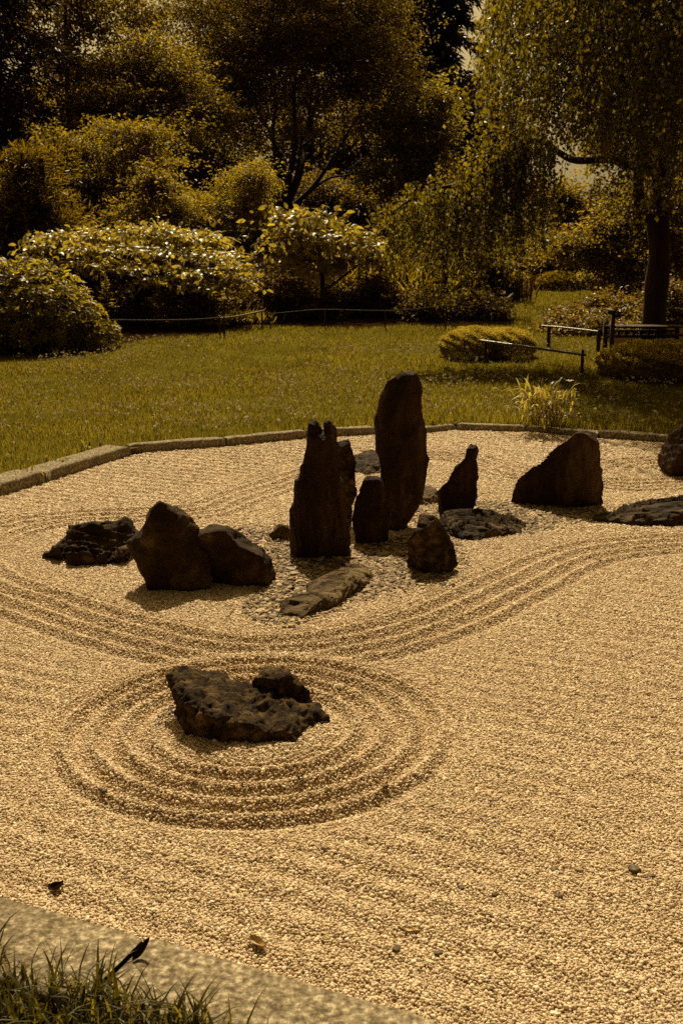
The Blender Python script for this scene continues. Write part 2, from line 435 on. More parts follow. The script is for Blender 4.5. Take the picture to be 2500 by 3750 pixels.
# lawn edge: where the mown grass gives way to planted soil
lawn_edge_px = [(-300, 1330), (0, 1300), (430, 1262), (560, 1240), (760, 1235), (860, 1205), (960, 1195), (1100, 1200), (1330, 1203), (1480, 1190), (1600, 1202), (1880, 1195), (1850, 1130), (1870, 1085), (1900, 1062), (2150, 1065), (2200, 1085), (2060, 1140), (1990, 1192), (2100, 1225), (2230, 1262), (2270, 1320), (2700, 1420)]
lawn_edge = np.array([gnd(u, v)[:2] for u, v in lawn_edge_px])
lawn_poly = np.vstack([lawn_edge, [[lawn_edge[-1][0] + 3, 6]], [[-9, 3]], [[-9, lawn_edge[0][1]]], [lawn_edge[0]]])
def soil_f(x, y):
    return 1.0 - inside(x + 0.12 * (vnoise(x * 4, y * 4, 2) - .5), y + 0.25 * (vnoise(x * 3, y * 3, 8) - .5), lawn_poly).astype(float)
xl = np.concatenate([np.linspace(-300, -16, 12)[:-1], np.linspace(-16, 16, 220)[:-1], np.linspace(16, 300, 12)])
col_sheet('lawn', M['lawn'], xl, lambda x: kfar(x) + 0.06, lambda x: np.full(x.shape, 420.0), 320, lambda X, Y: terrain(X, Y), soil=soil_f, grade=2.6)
KW = 0.27
def near_z(X, Y): return 0.005 - 0.08 * sstep(-0.05, 0.0, Y - kfront(X) + KW - 0.03) - 0.03 * sstep(0, 0.3, kfront(X) - KW - Y) + 0.02 * (fbm(X * 6, Y * 6, 4) - 0.45)
xn = np.concatenate([np.linspace(-60, -3, 12)[:-1], np.linspace(-3, 1.5, 80)[:-1], np.linspace(1.5, 60, 12)])
col_sheet('near_lawn', M['lawn'], xn, lambda x: np.minimum(kfront(x) - 5, -40) * 0 + np.minimum(kfront(x) - 12, -12), lambda x: kfront(x) - 0.012, 60, near_z, soil=lambda x, y: np.full(x.shape, 0.85), grade=0.4)

# ------------------------------------------------------------------ kerb stones
def block(name, A, B, w, z0, z1, mat, parent, base, seed, nx=16, rough=0.006):
    """a granite block: foot line A-B on the gravel side, w deep behind it"""
    A = np.asarray(A, float); B = np.asarray(B, float)
    t = B - A; L = np.linalg.norm(t); t /= L
    nrm = np.array([-t[1], t[0]])
    if abs(w) > 0 and nrm[1] < 0: nrm = -nrm
    nrm = nrm * np.sign(w); w = abs(w)
    prof = [(0, z0), (0.0, z1 - 0.012), (0.012, z1), (w * 0.35, z1), (w * 0.65, z1), (w - 0.012, z1), (w, z1 - 0.012), (w, z0)]
    V = []
    for k in range(nx + 1):
        s = k / nx
        for j, (q, z) in enumerate(prof):
            e = 0.008 if k in (0, nx) and 0 < j < 7 else 0
            p = A + t * (s * L) + nrm * q
            c = Vector((p[0] * 6, p[1] * 6, z * 6 + seed * 7.3))
            c2 = c * 4
            dz = rough * (mnoise.noise(c) * 1.2 + 0.6 * mnoise.noise(c2))
            dq = rough * (mnoise.noise(c + Vector((9, 3, 1))) * 1.3 + 0.7 * mnoise.noise(c2 + Vector((5, 5, 5))))
            ds = rough * 1.5 * mnoise.noise(c2 + Vector((1, 8, 2))) if k in (0, nx) else 0
            p = p + nrm * dq + t * ds
            V.append((p[0], p[1], z + (dz - e if 0 < j < 7 else 0)))
    m = len(prof)
    i = np.arange(nx)[:, None] * m; j = np.arange(m - 1)[None]
    F = np.stack([i + j, i + m + j, i + m + j + 1, i + j + 1], -1).reshape(-1, 4)
    caps = np.array([list(range(m))[::-1], list(range(nx * m, nx * m + m))])
    me = np_mesh(name, V, [F, caps])
    return obj(name, me, mat, parent, base)
kerb = thing('stone_kerb', 'low granite kerb between the lawn and the far side of the gravel bed', 'kerb', (*far_foot[6], 0))
kb = Vector((*far_foot[6], 0))
splits = [(0, 1, .24, .085), (1, 2, .24, .085), (2, 3, .24, .090), (3, 4, .22, .088), (5, 6, .11, .080), (6, 7, .10, .078), (7, 8, .11, .080), (8, 9, .10, .072), (9, 10, .10, .062), (10, 11, .10, .060), (11, 12, .11, .062), (12, 13, .12, .072), (13, 14, .12, .07), (14, 15, .12, .07)]
FF = far_foot.copy()
for k, (i, j, ww, hh) in enumerate(splits):
    A, B = FF[i].copy(), FF[j].copy()
    if k == 4: A = A + (A - B) * 0.32
    d = (B - A) / np.linalg.norm(B - A)
    sh = rng.normal(0, 0.008)
    A = A + d * 0.008 + np.array([0, sh]); B = B - d * 0.008 + np.array([0, sh + rng.normal(0, 0.006)])
    block('kerb_stone', A, B, ww, -0.10, hh + rng.normal(0, 0.004), M['granite'], kerb, kb, k)
fk = thing('front_kerb', 'broad granite kerb slabs edged by long grass at the gravel', 'kerb', (*front_edge[1], 0))
fb = Vector((*front_edge[1], 0))
FE = front_edge
for k, (i, j) in enumerate([(0, 1), (1, 2), (2, 3), (3, 4), (4, 5)]):
    A, B = FE[i].copy(), FE[j].copy()
    if k == 0: A = B + (A - B) * 0.5
    if k == 4: B = A + (B - A) * 0.4
    d = (B - A) / np.linalg.norm(B - A)
    g = 0.010 if k in (1, 2) else 0.004
    if k == 3: continue
    if k == 2: B = FE[4].copy()
    block('kerb_stone', A + d * 0.011, B - d * 0.011, -KW, -0.12, 0.024 + (0.006 if k == 2 else 0), M['granite'], fk, fb, 20 + k, nx=30, rough=0.004)

# ------------------------------------------------------------------ pebbles (geometry-node instances on a point cloud; one uncountable mass)
def pebble_nodes(name, mat, subdiv, lump):
    g = bpy.data.node_groups.new(name, 'GeometryNodeTree')
    g.interface.new_socket('Geometry', in_out='INPUT', socket_type='NodeSocketGeometry')
    g.interface.new_socket('Geometry', in_out='OUTPUT', socket_type='NodeSocketGeometry')
    N = lambda t, **kw: (lambda k: ([setattr(k, a, b) for a, b in kw.items()], k)[1])(g.nodes.new(t))
    gi, go = N('NodeGroupInput'), N('NodeGroupOutput')
    ico = N('GeometryNodeMeshIcoSphere'); ico.inputs['Radius'].default_value = 1.0; ico.inputs['Subdivisions'].default_value = subdiv
    sp = N('GeometryNodeSetPosition'); nz = N('ShaderNodeTexNoise'); nz.inputs['Scale'].default_value = 0.9
    sub = N('ShaderNodeVectorMath', operation='SUBTRACT'); sub.inputs[1].default_value = (0.5, 0.5, 0.5)
    scl = N('ShaderNodeVectorMath', operation='SCALE'); scl.inputs['Scale'].default_value = lump
    g.links.new(nz.outputs['Color'], sub.inputs[0]); g.links.new(sub.outputs[0], scl.inputs[0])
    g.links.new(ico.outputs[0], sp.inputs['Geometry']); g.links.new(scl.outputs[0], sp.inputs['Offset'])
    ss = N('GeometryNodeSetShadeSmooth'); g.links.new(sp.outputs[0], ss.inputs[0])
    sm = N('GeometryNodeSetMaterial'); sm.inputs['Material'].default_value = mat; g.links.new(ss.outputs[0], sm.inputs[0])
    mp = N('GeometryNodeMeshToPoints')
    g.links.new(gi.outputs[0], mp.inputs[0])
    ip = N('GeometryNodeInstanceOnPoints')
    g.links.new(mp.outputs[0], ip.inputs['Points']); g.links.new(sm.outputs[0], ip.inputs['Instance'])
    ar = N('GeometryNodeInputNamedAttribute', data_type='FLOAT_VECTOR'); ar.inputs['Name'].default_value = 'rot'
    asc = N('GeometryNodeInputNamedAttribute', data_type='FLOAT_VECTOR'); asc.inputs['Name'].default_value = 'scl'
    er = N('FunctionNodeEulerToRotation')
    g.links.new(ar.outputs[0], er.inputs[0]); g.links.new(er.outputs[0], ip.inputs['Rotation']); g.links.new(asc.outputs[0], ip.inputs['Scale'])
    g.links.new(ip.outputs[0], go.inputs[0])
    return g
def pebble_cloud(name, P, rot, scl, mat, label, cat, subdiv=1, lump=0.5, parent=None):
    me = bpy.data.meshes.new(name)
    me.vertices.add(len(P)); me.vertices.foreach_set('co', np.asarray(P, np.float32).ravel())
    for k, a in (('rot', rot), ('scl', scl)):
        t = me.attributes.new(k, 'FLOAT_VECTOR', 'POINT'); t.data.foreach_set('vector', np.asarray(a, np.float32).ravel())
    me.update()
    o = bpy.data.objects.new(name, me); COL.objects.link(o)
    o['label'] = label; o['kind'] = 'stuff'
    if cat: o['category'] = cat
    md = o.modifiers.new('pebbles', 'NODES'); md.node_group = pebble_nodes(name + '_nodes', mat, subdiv, lump)
    return o
def in_view(x, y, z, mu=180, mv=120):
    d = np.stack([x, y, z - CAM_H], -1)
    dep = d @ FW
    u = 1250 + FPX * d[..., 0] / dep; v = 1875 - FPX * (d @ UP) / dep
    return (dep > 0.3) & (u > -mu) & (u < 2500 + mu) & (v > -mv) & (v < 3750 + mv)
def jitter_grid(x0, x1, y0, y1, s):
    gx, gy = np.meshgrid(np.arange(x0, x1, s), np.arange(y0, y1, s))
    gx = gx + (np.arange(gx.shape[0]) % 2)[:, None] * s * 0.5
    x = gx.ravel() + rng.uniform(-.45, .45, gx.size) * s; y = gy.ravel() + rng.uniform(-.45, .45, gx.size) * s
    return x, y
# shingle zone: darker, coarser flat stones round the standing stones
sh_px = [[(600, 1960), (1000, 1930), (1120, 2040), (1300, 1990), (1500, 1960), (1640, 1985), (1690, 2060), (1640, 2140), (1480, 2150), (1320, 2190), (1150, 2270), (1020, 2300), (900, 2240), (960, 2140), (1000, 2060)],
         [(1500, 1890), (1640, 1840), (1860, 1835), (2180, 1865), (2230, 1890), (2080, 1915), (1950, 1950), (1800, 1960), (1600, 1960)]]
sh_poly = [np.array([on(u, v, 0)[:2] for u, v in P + P[:1]]) for P in sh_px]
def shingle_w(x, y):
    wv = np.zeros(x.shape)
    for P in sh_poly:
        d = seg_dist(x, y, P) * np.where(inside(x, y, P), 1, -1)
        wv = np.maximum(wv, sstep(-0.10, 0.14, d + 0.10 * (fbm(x * 5, y * 5, 12) - 0.45)))
    return wv
px, py = [], []
for y0, y1, s in ((1.9, 3.2, 0.0060), (3.2, 4.6, 0.0066), (4.6, 6.4, 0.0077), (6.4, 8.6, 0.0108), (8.6, 11.2, 0.0130)):
    hw = (y1 + 0.6) * 0.36
    x, y = jitter_grid(-hw, hw, y0, y1, s)
    k = (y > kfront(x) + 0.004) & (y < kfar(x) - 0.004)
    x, y = x[k], y[k]
    k = in_view(x, y, np.zeros_like(x), 120, 90)
    px.append(np.c_[x[k], y[k], np.full(k.sum(), s)])
Pp = np.vstack(px)
k = rng.random(len(Pp)) > shingle_w(Pp[:, 0], Pp[:, 1]) * 0.8
Pp = Pp[k]
n = len(Pp)
z = gravel_h(Pp[:, 0], Pp[:, 1])
sz = Pp[:, 2] * 0.56 * np.clip(rng.lognormal(0, 0.28, n), 0.55, 1.9)
scl = np.stack([sz * rng.uniform(0.9, 1.35, n), sz * rng.uniform(0.8, 1.1, n), sz * rng.uniform(0.55, 0.9, n)], -1)
rot = np.stack([rng.normal(0, 0.5, n), rng.normal(0, 0.5, n), rng.uniform(0, 6.28, n)], -1)
pebble_cloud('gravel', np.c_[Pp[:, :2], z + rng.uniform(-0.0025, 0.0032, n)], rot, scl, M['pebble'], 'pale raked pea gravel covering the dry garden bed', 'gravel', subdiv=2, lump=0.7)
N_PEB = n
# shingle
x, y = jitter_grid(-1.6, 2.0, 4.3, 7.3, 0.0135)
wv = shingle_w(x, y)
k = rng.random(len(x)) < wv * 0.95
x, y = x[k], y[k]; n = len(x)
sz = 0.0090 * np.clip(rng.lognormal(0, 0.35, n), 0.5, 2.3)
scl = np.stack([sz * rng.uniform(1.0, 1.5, n), sz * rng.uniform(0.7, 1.1, n), sz * rng.uniform(0.25, 0.5, n)], -1)
rot = np.stack([rng.normal(0, 0.25, n), rng.normal(0, 0.25, n), rng.uniform(0, 6.28, n)], -1)
pebble_cloud('shingle', np.c_[x, y, gravel_h(x, y) + rng.uniform(0.0, 0.008, n)], rot, scl, M['shingle'], 'darker coarse shingle scattered around the feet of the standing stones', 'shingle', subdiv=2, lump=0.9)

# ------------------------------------------------------------------ stones
def loft_secs(secs):
    """secs: list of (n,3) rings bottom->top; closed solid"""
    V = np.vstack(secs); n = len(secs[0]); m = len(secs)
    i = np.arange(m - 1)[:, None] * n; j = np.arange(n)[None]
    F = np.stack([i + j, i + (j + 1) % n, i + n + (j + 1) % n, i + n + j], -1).reshape(-1, 4)
    V = np.vstack([V, secs[0].mean(0), secs[-1].mean(0)])
    j = np.arange(n)
    T = np.vstack([np.stack([np.full(n, len(V) - 2), (j + 1) % n, j], 1), np.stack([np.full(n, len(V) - 1), (m - 1) * n + j, (m - 1) * n + (j + 1) % n], 1)])
    return V, F, T
def standing(rows, contact, ratio, slope=0.35, topshift=0.0, expo=2.7, seed=0, nsec=30, tmin=0.10, Y0=None, lean=0.35, jag=3.0):
    """rows (v, u_left, u_right) top to foot, in photo pixels; the foot stands on the gravel at `contact`"""
    rows = np.array(rows, float)
    uc = rows[-1, 1:].mean()
    yc = on(uc, contact, 0.0)[1]
    wid = (rows[:, 2] - rows[:, 1]).max() * mpp(yc)
    half = max(ratio * wid * 0.5, tmin * 0.5)
    Yp = (yc + half * 0.9) if Y0 is None else Y0
    r = np.random.default_rng(seed + 100)
    vs = np.linspace(rows[-1, 0], rows[0, 0], nsec)
    L = np.interp(vs, rows[:, 0], rows[:, 1]); Rr = np.interp(vs, rows[:, 0], rows[:, 2])
    NP = 48
    nk = int(r.integers(6, 9))
    ka = (np.arange(nk) + r.uniform(-.33, .33, nk)) * 2 * np.pi / nk + r.uniform(0, 1)
    th = np.linspace(0, 2 * np.pi, NP, endpoint=False)
    jl = np.convolve(r.normal(size=nsec + 4), [.25, .5, .25], 'same')[2:-2]; jr = np.convolve(r.normal(size=nsec + 4), [.25, .5, .25], 'same')[2:-2]
    L = L + jl * jag; Rr = Rr + jr * jag
    lump = 1 + 0.06 * np.cos(2 * th + r.uniform(0, 6)) + 0.06 * np.cos(3 * th + r.uniform(0, 6)) + 0.03 * np.cos(5 * th + r.uniform(0, 6))
    secs = []
    zb = at(uc, rows[-1, 0], Yp)[2]
    for q in range(nsec):
        a = at(L[q], vs[q], Yp); b = at(Rr[q], vs[q], Yp)
        cx, cz, hx = (a[0] + b[0]) / 2, a[2], (b[0] - a[0]) / 2
        t = q / (nsec - 1)
        hy = half * min(1.0, (hx * 2 / wid) ** 0.55) * (1 - 0.25 * t)
        kk = ka + 0.35 * np.sin(t * 3 + np.arange(nk) * 2.1 + seed)           # corner edges wander as they rise
        kx = np.sign(np.cos(kk)) * np.abs(np.cos(kk)) ** (2 / expo); ky = np.sign(np.sin(kk)) * np.abs(np.sin(kk)) ** (2 / expo)
        kx = np.r_[kx, kx[:1]]; ky = np.r_[ky, ky[:1]]
        f = np.linspace(0, nk, NP, endpoint=False); f0 = f.astype(int); fr = f - f0
        ex = kx[f0] * (1 - fr) + kx[f0 + 1] * fr; ey = ky[f0] * (1 - fr) + ky[f0 + 1] * fr
        ex = ((ex - ex.min()) / (ex.max() - ex.min()) * 2 - 1) * hx; ey = ((ey - ey.min()) / (ey.max() - ey.min()) * 2 - 1) * hy
        zz = cz + slope * (ey - hy) * sstep(0.5, 1.0, t)
        secs.append(np.stack([cx + ex, Yp - (half - hy) * 0.8 - lean * half * t + ey, zz], -1))
    foot = secs[0].copy(); foot[:, 2] = min(-0.12, zb - 0.1)
    return loft_secs([foot] + secs)
def lying(foot_px, h, prof=((0, 1.0), (0.35, 0.97), (0.7, 0.85), (0.92, 0.6), (1.0, 0.25)), shift=(0, 0), tilt=(0, 0), n=40, sec_extra=None):
    """foot_px: outline where the stone meets the gravel (photo pixels); h height in m; sections shrink as they rise"""
    P = np.array([on(u, v, 0)[:2] for u, v in foot_px])
    Q_ = np.vstack([P, P[:1]]); s_ = np.r_[0, np.cumsum(np.linalg.norm(np.diff(Q_, axis=0), axis=1))]
    ss = np.linspace(0, s_[-1], n, endpoint=False); P3 = np.c_[np.interp(ss, s_, Q_[:, 0]), np.interp(ss, s_, Q_[:, 1])]
    c = P3.mean(0)
    secs = [np.c_[P3, np.full(n, -0.10)]]
    for t, s in prof:
        Q = c + (P3 - c) * s + np.array(shift) * t
        zz = h * t * (1 + tilt[0] * (Q[:, 0] - c[0]) + tilt[1] * (Q[:, 1] - c[1]))
        secs.append(np.c_[Q, zz])
    return loft_secs(secs)
def stone(name, parts, label, mat, voxel=0.012, amp=0.03, freq=5.0, fine=0.008, ffreq=28.0, stretch=(1, 1, 1), seed=0, strata=0.0, sdir=(0, 0, 1), sfreq=40, group=None, pit=0.0, facet=0.011, nfac=40, frad=0.15):
    Vs, Q, T = [], [], []; off = 0
    for V, F, t in parts:
        Vs.append(V); Q.append(F + off); T.append(t + off); off += len(V)
    me = np_mesh(name, np.vstack(Vs), [np.vstack(Q), np.vstack(T)])
    tmp = bpy.data.objects.new('tmp', me); COL.objects.link(tmp)
    md = tmp.modifiers.new('r', 'REMESH'); md.mode = 'VOXEL'; md.voxel_size = voxel
    dg = bpy.context.evaluated_depsgraph_get(); dg.update()
    m2 = bpy.data.meshes.new_from_object(tmp.evaluated_get(dg), depsgraph=dg)
    bpy.data.objects.remove(tmp); bpy.data.meshes.remove(me)
    nv = len(m2.vertices)
    co = np.empty(nv * 3, np.float32); m2.vertices.foreach_get('co', co); co = co.reshape(-1, 3).astype(float)
    nor = np.empty(nv * 3, np.float32); m2.vertices.foreach_get('normal', nor); nor = nor.reshape(-1, 3)
    rf = np.random.default_rng(seed + 900); co0 = co.copy()
    for i in rf.integers(0, nv, nfac):
        n_ = nor[i] + 0.22 * rf.normal(size=3) * np.array([1, 1, 0.5]); n_ = n_ / np.linalg.norm(n_)
        rel = co - co0[i]; s_ = rel @ n_ + facet * rf.uniform(0.15, 1.0)
        dist = np.linalg.norm(co0 - co0[i], axis=1)
        fall = 1 - sstep(0.75, 1.0, dist / (frad * rf.uniform(0.5, 1.1)))
        k_ = (s_ > 0) & (fall > 0) & (nor @ n_ > 0.25)
        co[k_] -= n_ * (np.minimum(s_[k_], 1.3 * facet) * 0.9 * fall[k_])[:, None]
    st = np.array(stretch); o = Vector((seed * 3.7, seed * 1.3, seed * 5.1))
    disp = np.empty(nv)
    sd = np.array(sdir, float); sd /= np.linalg.norm(sd)
    for i in range(nv):
        c = co[i] * st
        p = Vector(c) + o
        a = mnoise.noise(p * freq) + 0.5 * mnoise.noise(p * freq * 2.1)
        q = p * ffreq
        b = 0.9 - 1.5 * mnoise.turbulence(q * 0.6, 4, True)
        v = mnoise.voronoi(p * freq * 1.6)[0]
        cr = v[1] - v[0]
        dd = amp * a * 0.38 + fine * b - amp * 0.16 * max(0, 0.12 - cr) / 0.12
        if pit:
            v2 = mnoise.voronoi(p * ffreq * 0.9)[0]
            dd += pit * (0.45 - v2[0])
        if strata:
            s = float(co[i] @ sd) * sfreq + 2.2 * mnoise.noise(p * 3.0)
            f = s - math.floor(s)
            dd += strata * ((f ** 3) - 0.35) * (0.9 + 0.9 * mnoise.noise(p * 6))
        disp[i] = dd
    co += nor * disp[:, None]
    m2.vertices.foreach_set('co', co.astype(np.float32).ravel())
    m2.polygons.foreach_set('use_smooth', np.ones(len(m2.polygons), bool))
    m2.update()
    base = Vector((float(co[:, 0].mean()), float(co[:, 1].mean()), 0.0))
    return obj(name, m2, mat, None, base, label, 'stone', group)

G1 = 'dark stones set upright in the gravel'
G2 = 'stones lying flat in the gravel'
vs_ = dict(stretch=(1, 1, 0.35), strata=0.006, sdir=(0.93, 0.3, 0.1), sfreq=22)
stone('standing_stone', [standing([(1352, 1480, 1522), (1366, 1428, 1534), (1390, 1402, 1541), (1450, 1386, 1548), (1520, 1376, 1553), (1580, 1369, 1556), (1640, 1376, 1564), (1690, 1382, 1570), (1740, 1386, 1560), (1800, 1386, 1545), (1850, 1392, 1525), (1900, 1396, 1500), (1950, 1392, 1490)], 1945, 0.75, 0.4, 0.10, seed=1)],
      'tallest upright stone with a blunt rough top, leaning over the others', M['rock_strata'], 0.012, 0.030, 5, 0.007, 26, seed=1, group=G1, **vs_)
Yt = on(1170, 2045, 0)[1] + 0.12
tp = [standing([(1570, 1142, 1220), (1610, 1128, 1232), (1680, 1108, 1240), (1760, 1082, 1254), (1850, 1064, 1270), (1930, 1054, 1280), (1990, 1058, 1284), (2042, 1066, 1276)], 2045, 0.55, 0.6, seed=2, lean=.3)]
tp.append(standing([(1533, 1136, 1164), (1546, 1130, 1170), (1580, 1127, 1174), (1620, 1124, 1178), (1690, 1108, 1190), (1800, 1082, 1200)], 2045, 0.8, 0.5, seed=3, Y0=Yt - .04, tmin=.15, lean=0, jag=1.5))
tp.append(standing([(1528, 1186, 1208), (1540, 1185, 1222), (1568, 1184, 1229), (1610, 1181, 1234), (1690, 1170, 1243), (1800, 1160, 1258)], 2045, 0.9, 0.5, seed=4, Y0=Yt - .02, tmin=.15, lean=0, jag=1.5))
stone('standing_stone', tp, 'tall slab stone with two jagged peaks and vertical grooves', M['rock_strata'], 0.007, 0.014, 6, 0.010, 26, facet=0.005, seed=2, group=G1, stretch=(1, 1, 0.3), strata=0.010, sdir=(1, 0.2, 0.05), sfreq=24)
stone('standing_stone', [standing([(1604, 1244, 1282), (1620, 1234, 1296), (1660, 1228, 1308), (1720, 1228, 1311), (1800, 1232, 1309), (1870, 1236, 1298), (1930, 1240, 1290)], 1935, 0.8, 0.8, seed=5)],
      'upright stone with a lumpy rounded top tucked behind the twin-peaked slab', M['rock_pitted'], 0.010, 0.025, 6, 0.010, 26, seed=5, group=G1, pit=0.008)
stone('standing_stone', [standing([(1735, 1336, 1392), (1750, 1320, 1408), (1790, 1306, 1418), (1850, 1292, 1428), (1910, 1282, 1432), (1960, 1286, 1432), (1992, 1298, 1424)], 1994, 0.6, 0.7, 0.03, seed=6)],
      'short narrow slab leaning in front of the tallest upright stone', M['rock_strata'], 0.010, 0.018, 6, 0.006, 26, seed=6, group=G1, **vs_)
stone('boulder', [standing([(1874, 1515, 1596), (1894, 1500, 1612), (1930, 1490, 1630), (1975, 1478, 1656), (2015, 1472, 1672), (2050, 1474, 1672), (2085, 1484, 1660), (2105, 1500, 1640)], 2102, 0.9, 0.6, 0.06, seed=7, expo=3.4)],
      'squat rounded boulder in front of the tallest stone beside the shingle', M['rock_pitted'], 0.010, 0.03, 6, 0.008, 26, seed=7, group=G1, pit=0.010)
stone('standing_stone', [standing([(1620, 1702, 1742), (1636, 1696, 1746), (1665, 1684, 1744), (1700, 1662, 1742), (1735, 1640, 1748), (1770, 1616, 1746), (1800, 1592, 1748), (1840, 1587, 1744), (1880, 1590, 1732), (1895, 1596, 1726)], 1890, 0.55, 0.5, 0.03, seed=8)],
      'small pointed stone rising to a knobbed finger above a flat rock', M['rock_strata'], 0.009, 0.024, 7, 0.009, 26, seed=8, group=G1, stretch=(1, 1, 0.5), pit=0.006)
stone('standing_stone', [standing([(1572, 2090, 2112), (1582, 2066, 2146), (1600, 2046, 2180), (1640, 2006, 2190), (1690, 1964, 2194), (1740, 1908, 2198), (1775, 1882, 2200), (1820, 1872, 2202), (1858, 1872, 2203)], 1862, 0.42, 0.15, 0.05, seed=23, expo=3.5)],
      'broad wedge-shaped stone with a slanting left edge, standing alone', M['rock_strata'], 0.011, 0.022, 5, 0.007, 26, seed=9, group=G1, **vs_)
stone('boulder', [standing([(1500, 2510, 2620), (1530, 2484, 2650), (1575, 2452, 2680), (1640, 2432, 2700), (1700, 2422, 2705), (1730, 2430, 2700), (1752, 2470, 2680)], 1752, 0.8, 0.8, 0.05, seed=10)],
      'round-shouldered striped boulder cut by the edge of the view, beyond the low rock', M['rock_strata'], 0.012, 0.03, 5, 0.008, 26, seed=10, group=G1, stretch=(1, 1, 0.5), strata=0.010, sdir=(0.8, 0.2, 0.55), sfreq=20)
stone('boulder', [standing([(1822, 570, 612), (1836, 540, 646), (1856, 510, 700), (1885, 486, 738), (1920, 472, 750), (1960, 466, 758), (2010, 478, 770), (2060, 500, 780), (2110, 522, 786), (2150, 540, 786), (2170, 560, 776)], 2168, 0.75, 1.2, 0.10, seed=11)],
      'big pale-faced boulder with a rough crest overhanging its foot', M['rock'], 0.012, 0.03, 5, 0.009, 26, seed=11, group=G1)
stone('boulder', [standing([(1908, 760, 826), (1922, 720, 856), (1945, 700, 896), (1975, 700, 938), (2000, 700, 970), (2040, 700, 986), (2080, 700, 1002), (2115, 700, 1026), (2150, 720, 1010)], 2150, 0.55, 0.5, 0.05, seed=12)],
      'dark hump-backed stone sloping down beside the pale-faced boulder', M['rock'], 0.012, 0.022, 5, 0.007, 26, seed=12, group=G1)
Yb = on(330, 2050, 0)[1] + 0.16
stone('boulder', [standing([(1890, 270, 480), (1906, 246, 500), (1930, 240, 510), (1960, 228, 520), (1990, 196, 525), (2015, 172, 530), (2040, 160, 530)], 2052, 0.95, 1.0, 0.05, seed=13, Y0=Yb)],
      'low ledge-topped stone behind the pale-faced boulder', M['rock'], 0.012, 0.035, 6, 0.010, 26, seed=13, group=G2, stretch=(0.6, 1, 1.5), strata=0.012, sdir=(0.15, 0.2, 1), sfreq=20)
stone('flat_stone', [lying([(1612, 1938), (1606, 1915), (1670, 1898), (1780, 1900), (1880, 1918), (1938, 1938), (1925, 1950), (1850, 1965), (1760, 1980), (1690, 1982), (1640, 1965)], 0.085, tilt=(-0.9, 0.4))],
      'low flat stone with wavy layers lying below the small pointed stone', M['rock_mid'], 0.007, 0.030, 7, 0.006, 24, seed=14, group=G2, stretch=(0.5, 1, 2), strata=0.022, sdir=(0.1, -0.5, 1), sfreq=30, facet=0.018)
stone('flat_stone', [lying([(2156, 1906), (2230, 1893), (2340, 1880), (2500, 1872), (2660, 1875), (2680, 1900), (2600, 1925), (2450, 1930), (2300, 1926), (2200, 1916)], 0.11, tilt=(0.9, 0.3))],
      'long layered stone lying low below the broad wedge-shaped stone', M['rock_mid'], 0.007, 0.030, 6, 0.006, 24, seed=15, group=G2, stretch=(0.4, 1, 2), strata=0.024, sdir=(-0.12, -0.5, 1), sfreq=28, facet=0.018)
stone('flat_stone', [lying([(1012, 2256), (1024, 2225), (1085, 2190), (1150, 2135), (1240, 2095), (1330, 2090), (1362, 2108), (1350, 2140), (1290, 2190), (1210, 2235), (1140, 2262), (1060, 2266)], 0.075, tilt=(0.7, 0.3))],
      'pale flat stone lying on shingle between two raked curves', M['rock_flat'], 0.007, 0.034, 8, 0.007, 24, seed=16, group=G2, stretch=(0.6, 1, 1.6), strata=0.016, sdir=(-0.2, -0.4, 1), sfreq=30, facet=0.02)
stone('rugged_stone', [lying([(660, 2650), (640, 2600), (700, 2585), (830, 2585), (960, 2600), (1080, 2620), (1180, 2640), (1222, 2655), (1190, 2672), (1120, 2690), (1085, 2740), (980, 2742), (880, 2738), (760, 2738), (700, 2712)], 0.115, prof=((0, 0.98), (0.35, 1.02), (0.75, 1.0), (0.93, 0.86), (1.0, 0.55)), shift=(-0.035, 0.02), tilt=(-2.0, 0.3))],
      'rugged pitted stone at the centre of the raked circles', M['rock_pitted'], 0.006, 0.032, 10, 0.014, 34, seed=17, pit=0.004, facet=0.014, frad=0.12)
stone('rugged_stone', [standing([(2436, 962, 1040), (2452, 934, 1074), (2485, 920, 1098), (2520, 918, 1124), (2550, 924, 1148), (2590, 930, 1186), (2635, 940, 1218)], 2632, 0.6, 0.35, 0.03, seed=18, lean=.1)],
      'knob of pitted stone rising behind the rugged one in the raked circles', M['rock_pitted'], 0.006, 0.024, 10, 0.011, 34, seed=18, pit=0.004, facet=0.010, frad=0.10)
stone('flat_stone', [standing([(1902, 1030, 1066), (1912, 1008, 1070), (1930, 985, 1072), (1950, 976, 1072), (1978, 996, 1072)], 1980, 0.9, 1.0, 0.02, seed=19)],
      'small slanting stone showing behind the foot of the twin-peaked slab', M['rock_flat'], 0.008, 0.018, 9, 0.006, 26, seed=19, group=G2)
stone('flat_stone', [lying([(985, 2048), (992, 2034), (1020, 2030), (1036, 2036), (1026, 2046), (1005, 2052)], 0.025)],
      'tiny flat stone on shingle beside the hump-backed stone', M['rock_flat'], 0.006, 0.01, 12, 0.004, 30, seed=20, group=G2)
stone('flat_stone', [lying([(1280, 1728), (1288, 1690), (1330, 1676), (1370, 1672), (1420, 1690), (1425, 1732), (1350, 1742)], 0.075, tilt=(1.2, .4))],
      'crumbly low stone between the lumpy-topped stone and the tallest stone', M['rock_mid'], 0.007, 0.045, 9, 0.016, 24, seed=21, group=G2, pit=0.012)
stone('flat_stone', [lying([(1500, 1842), (1520, 1815), (1560, 1802), (1600, 1812), (1610, 1838), (1560, 1856)], 0.075)],
      'crumbly low stone between the tallest stone and the small pointed stone', M['rock_flat'], 0.009, 0.03, 9, 0.012, 26, seed=22, group=G2, pit=0.010)

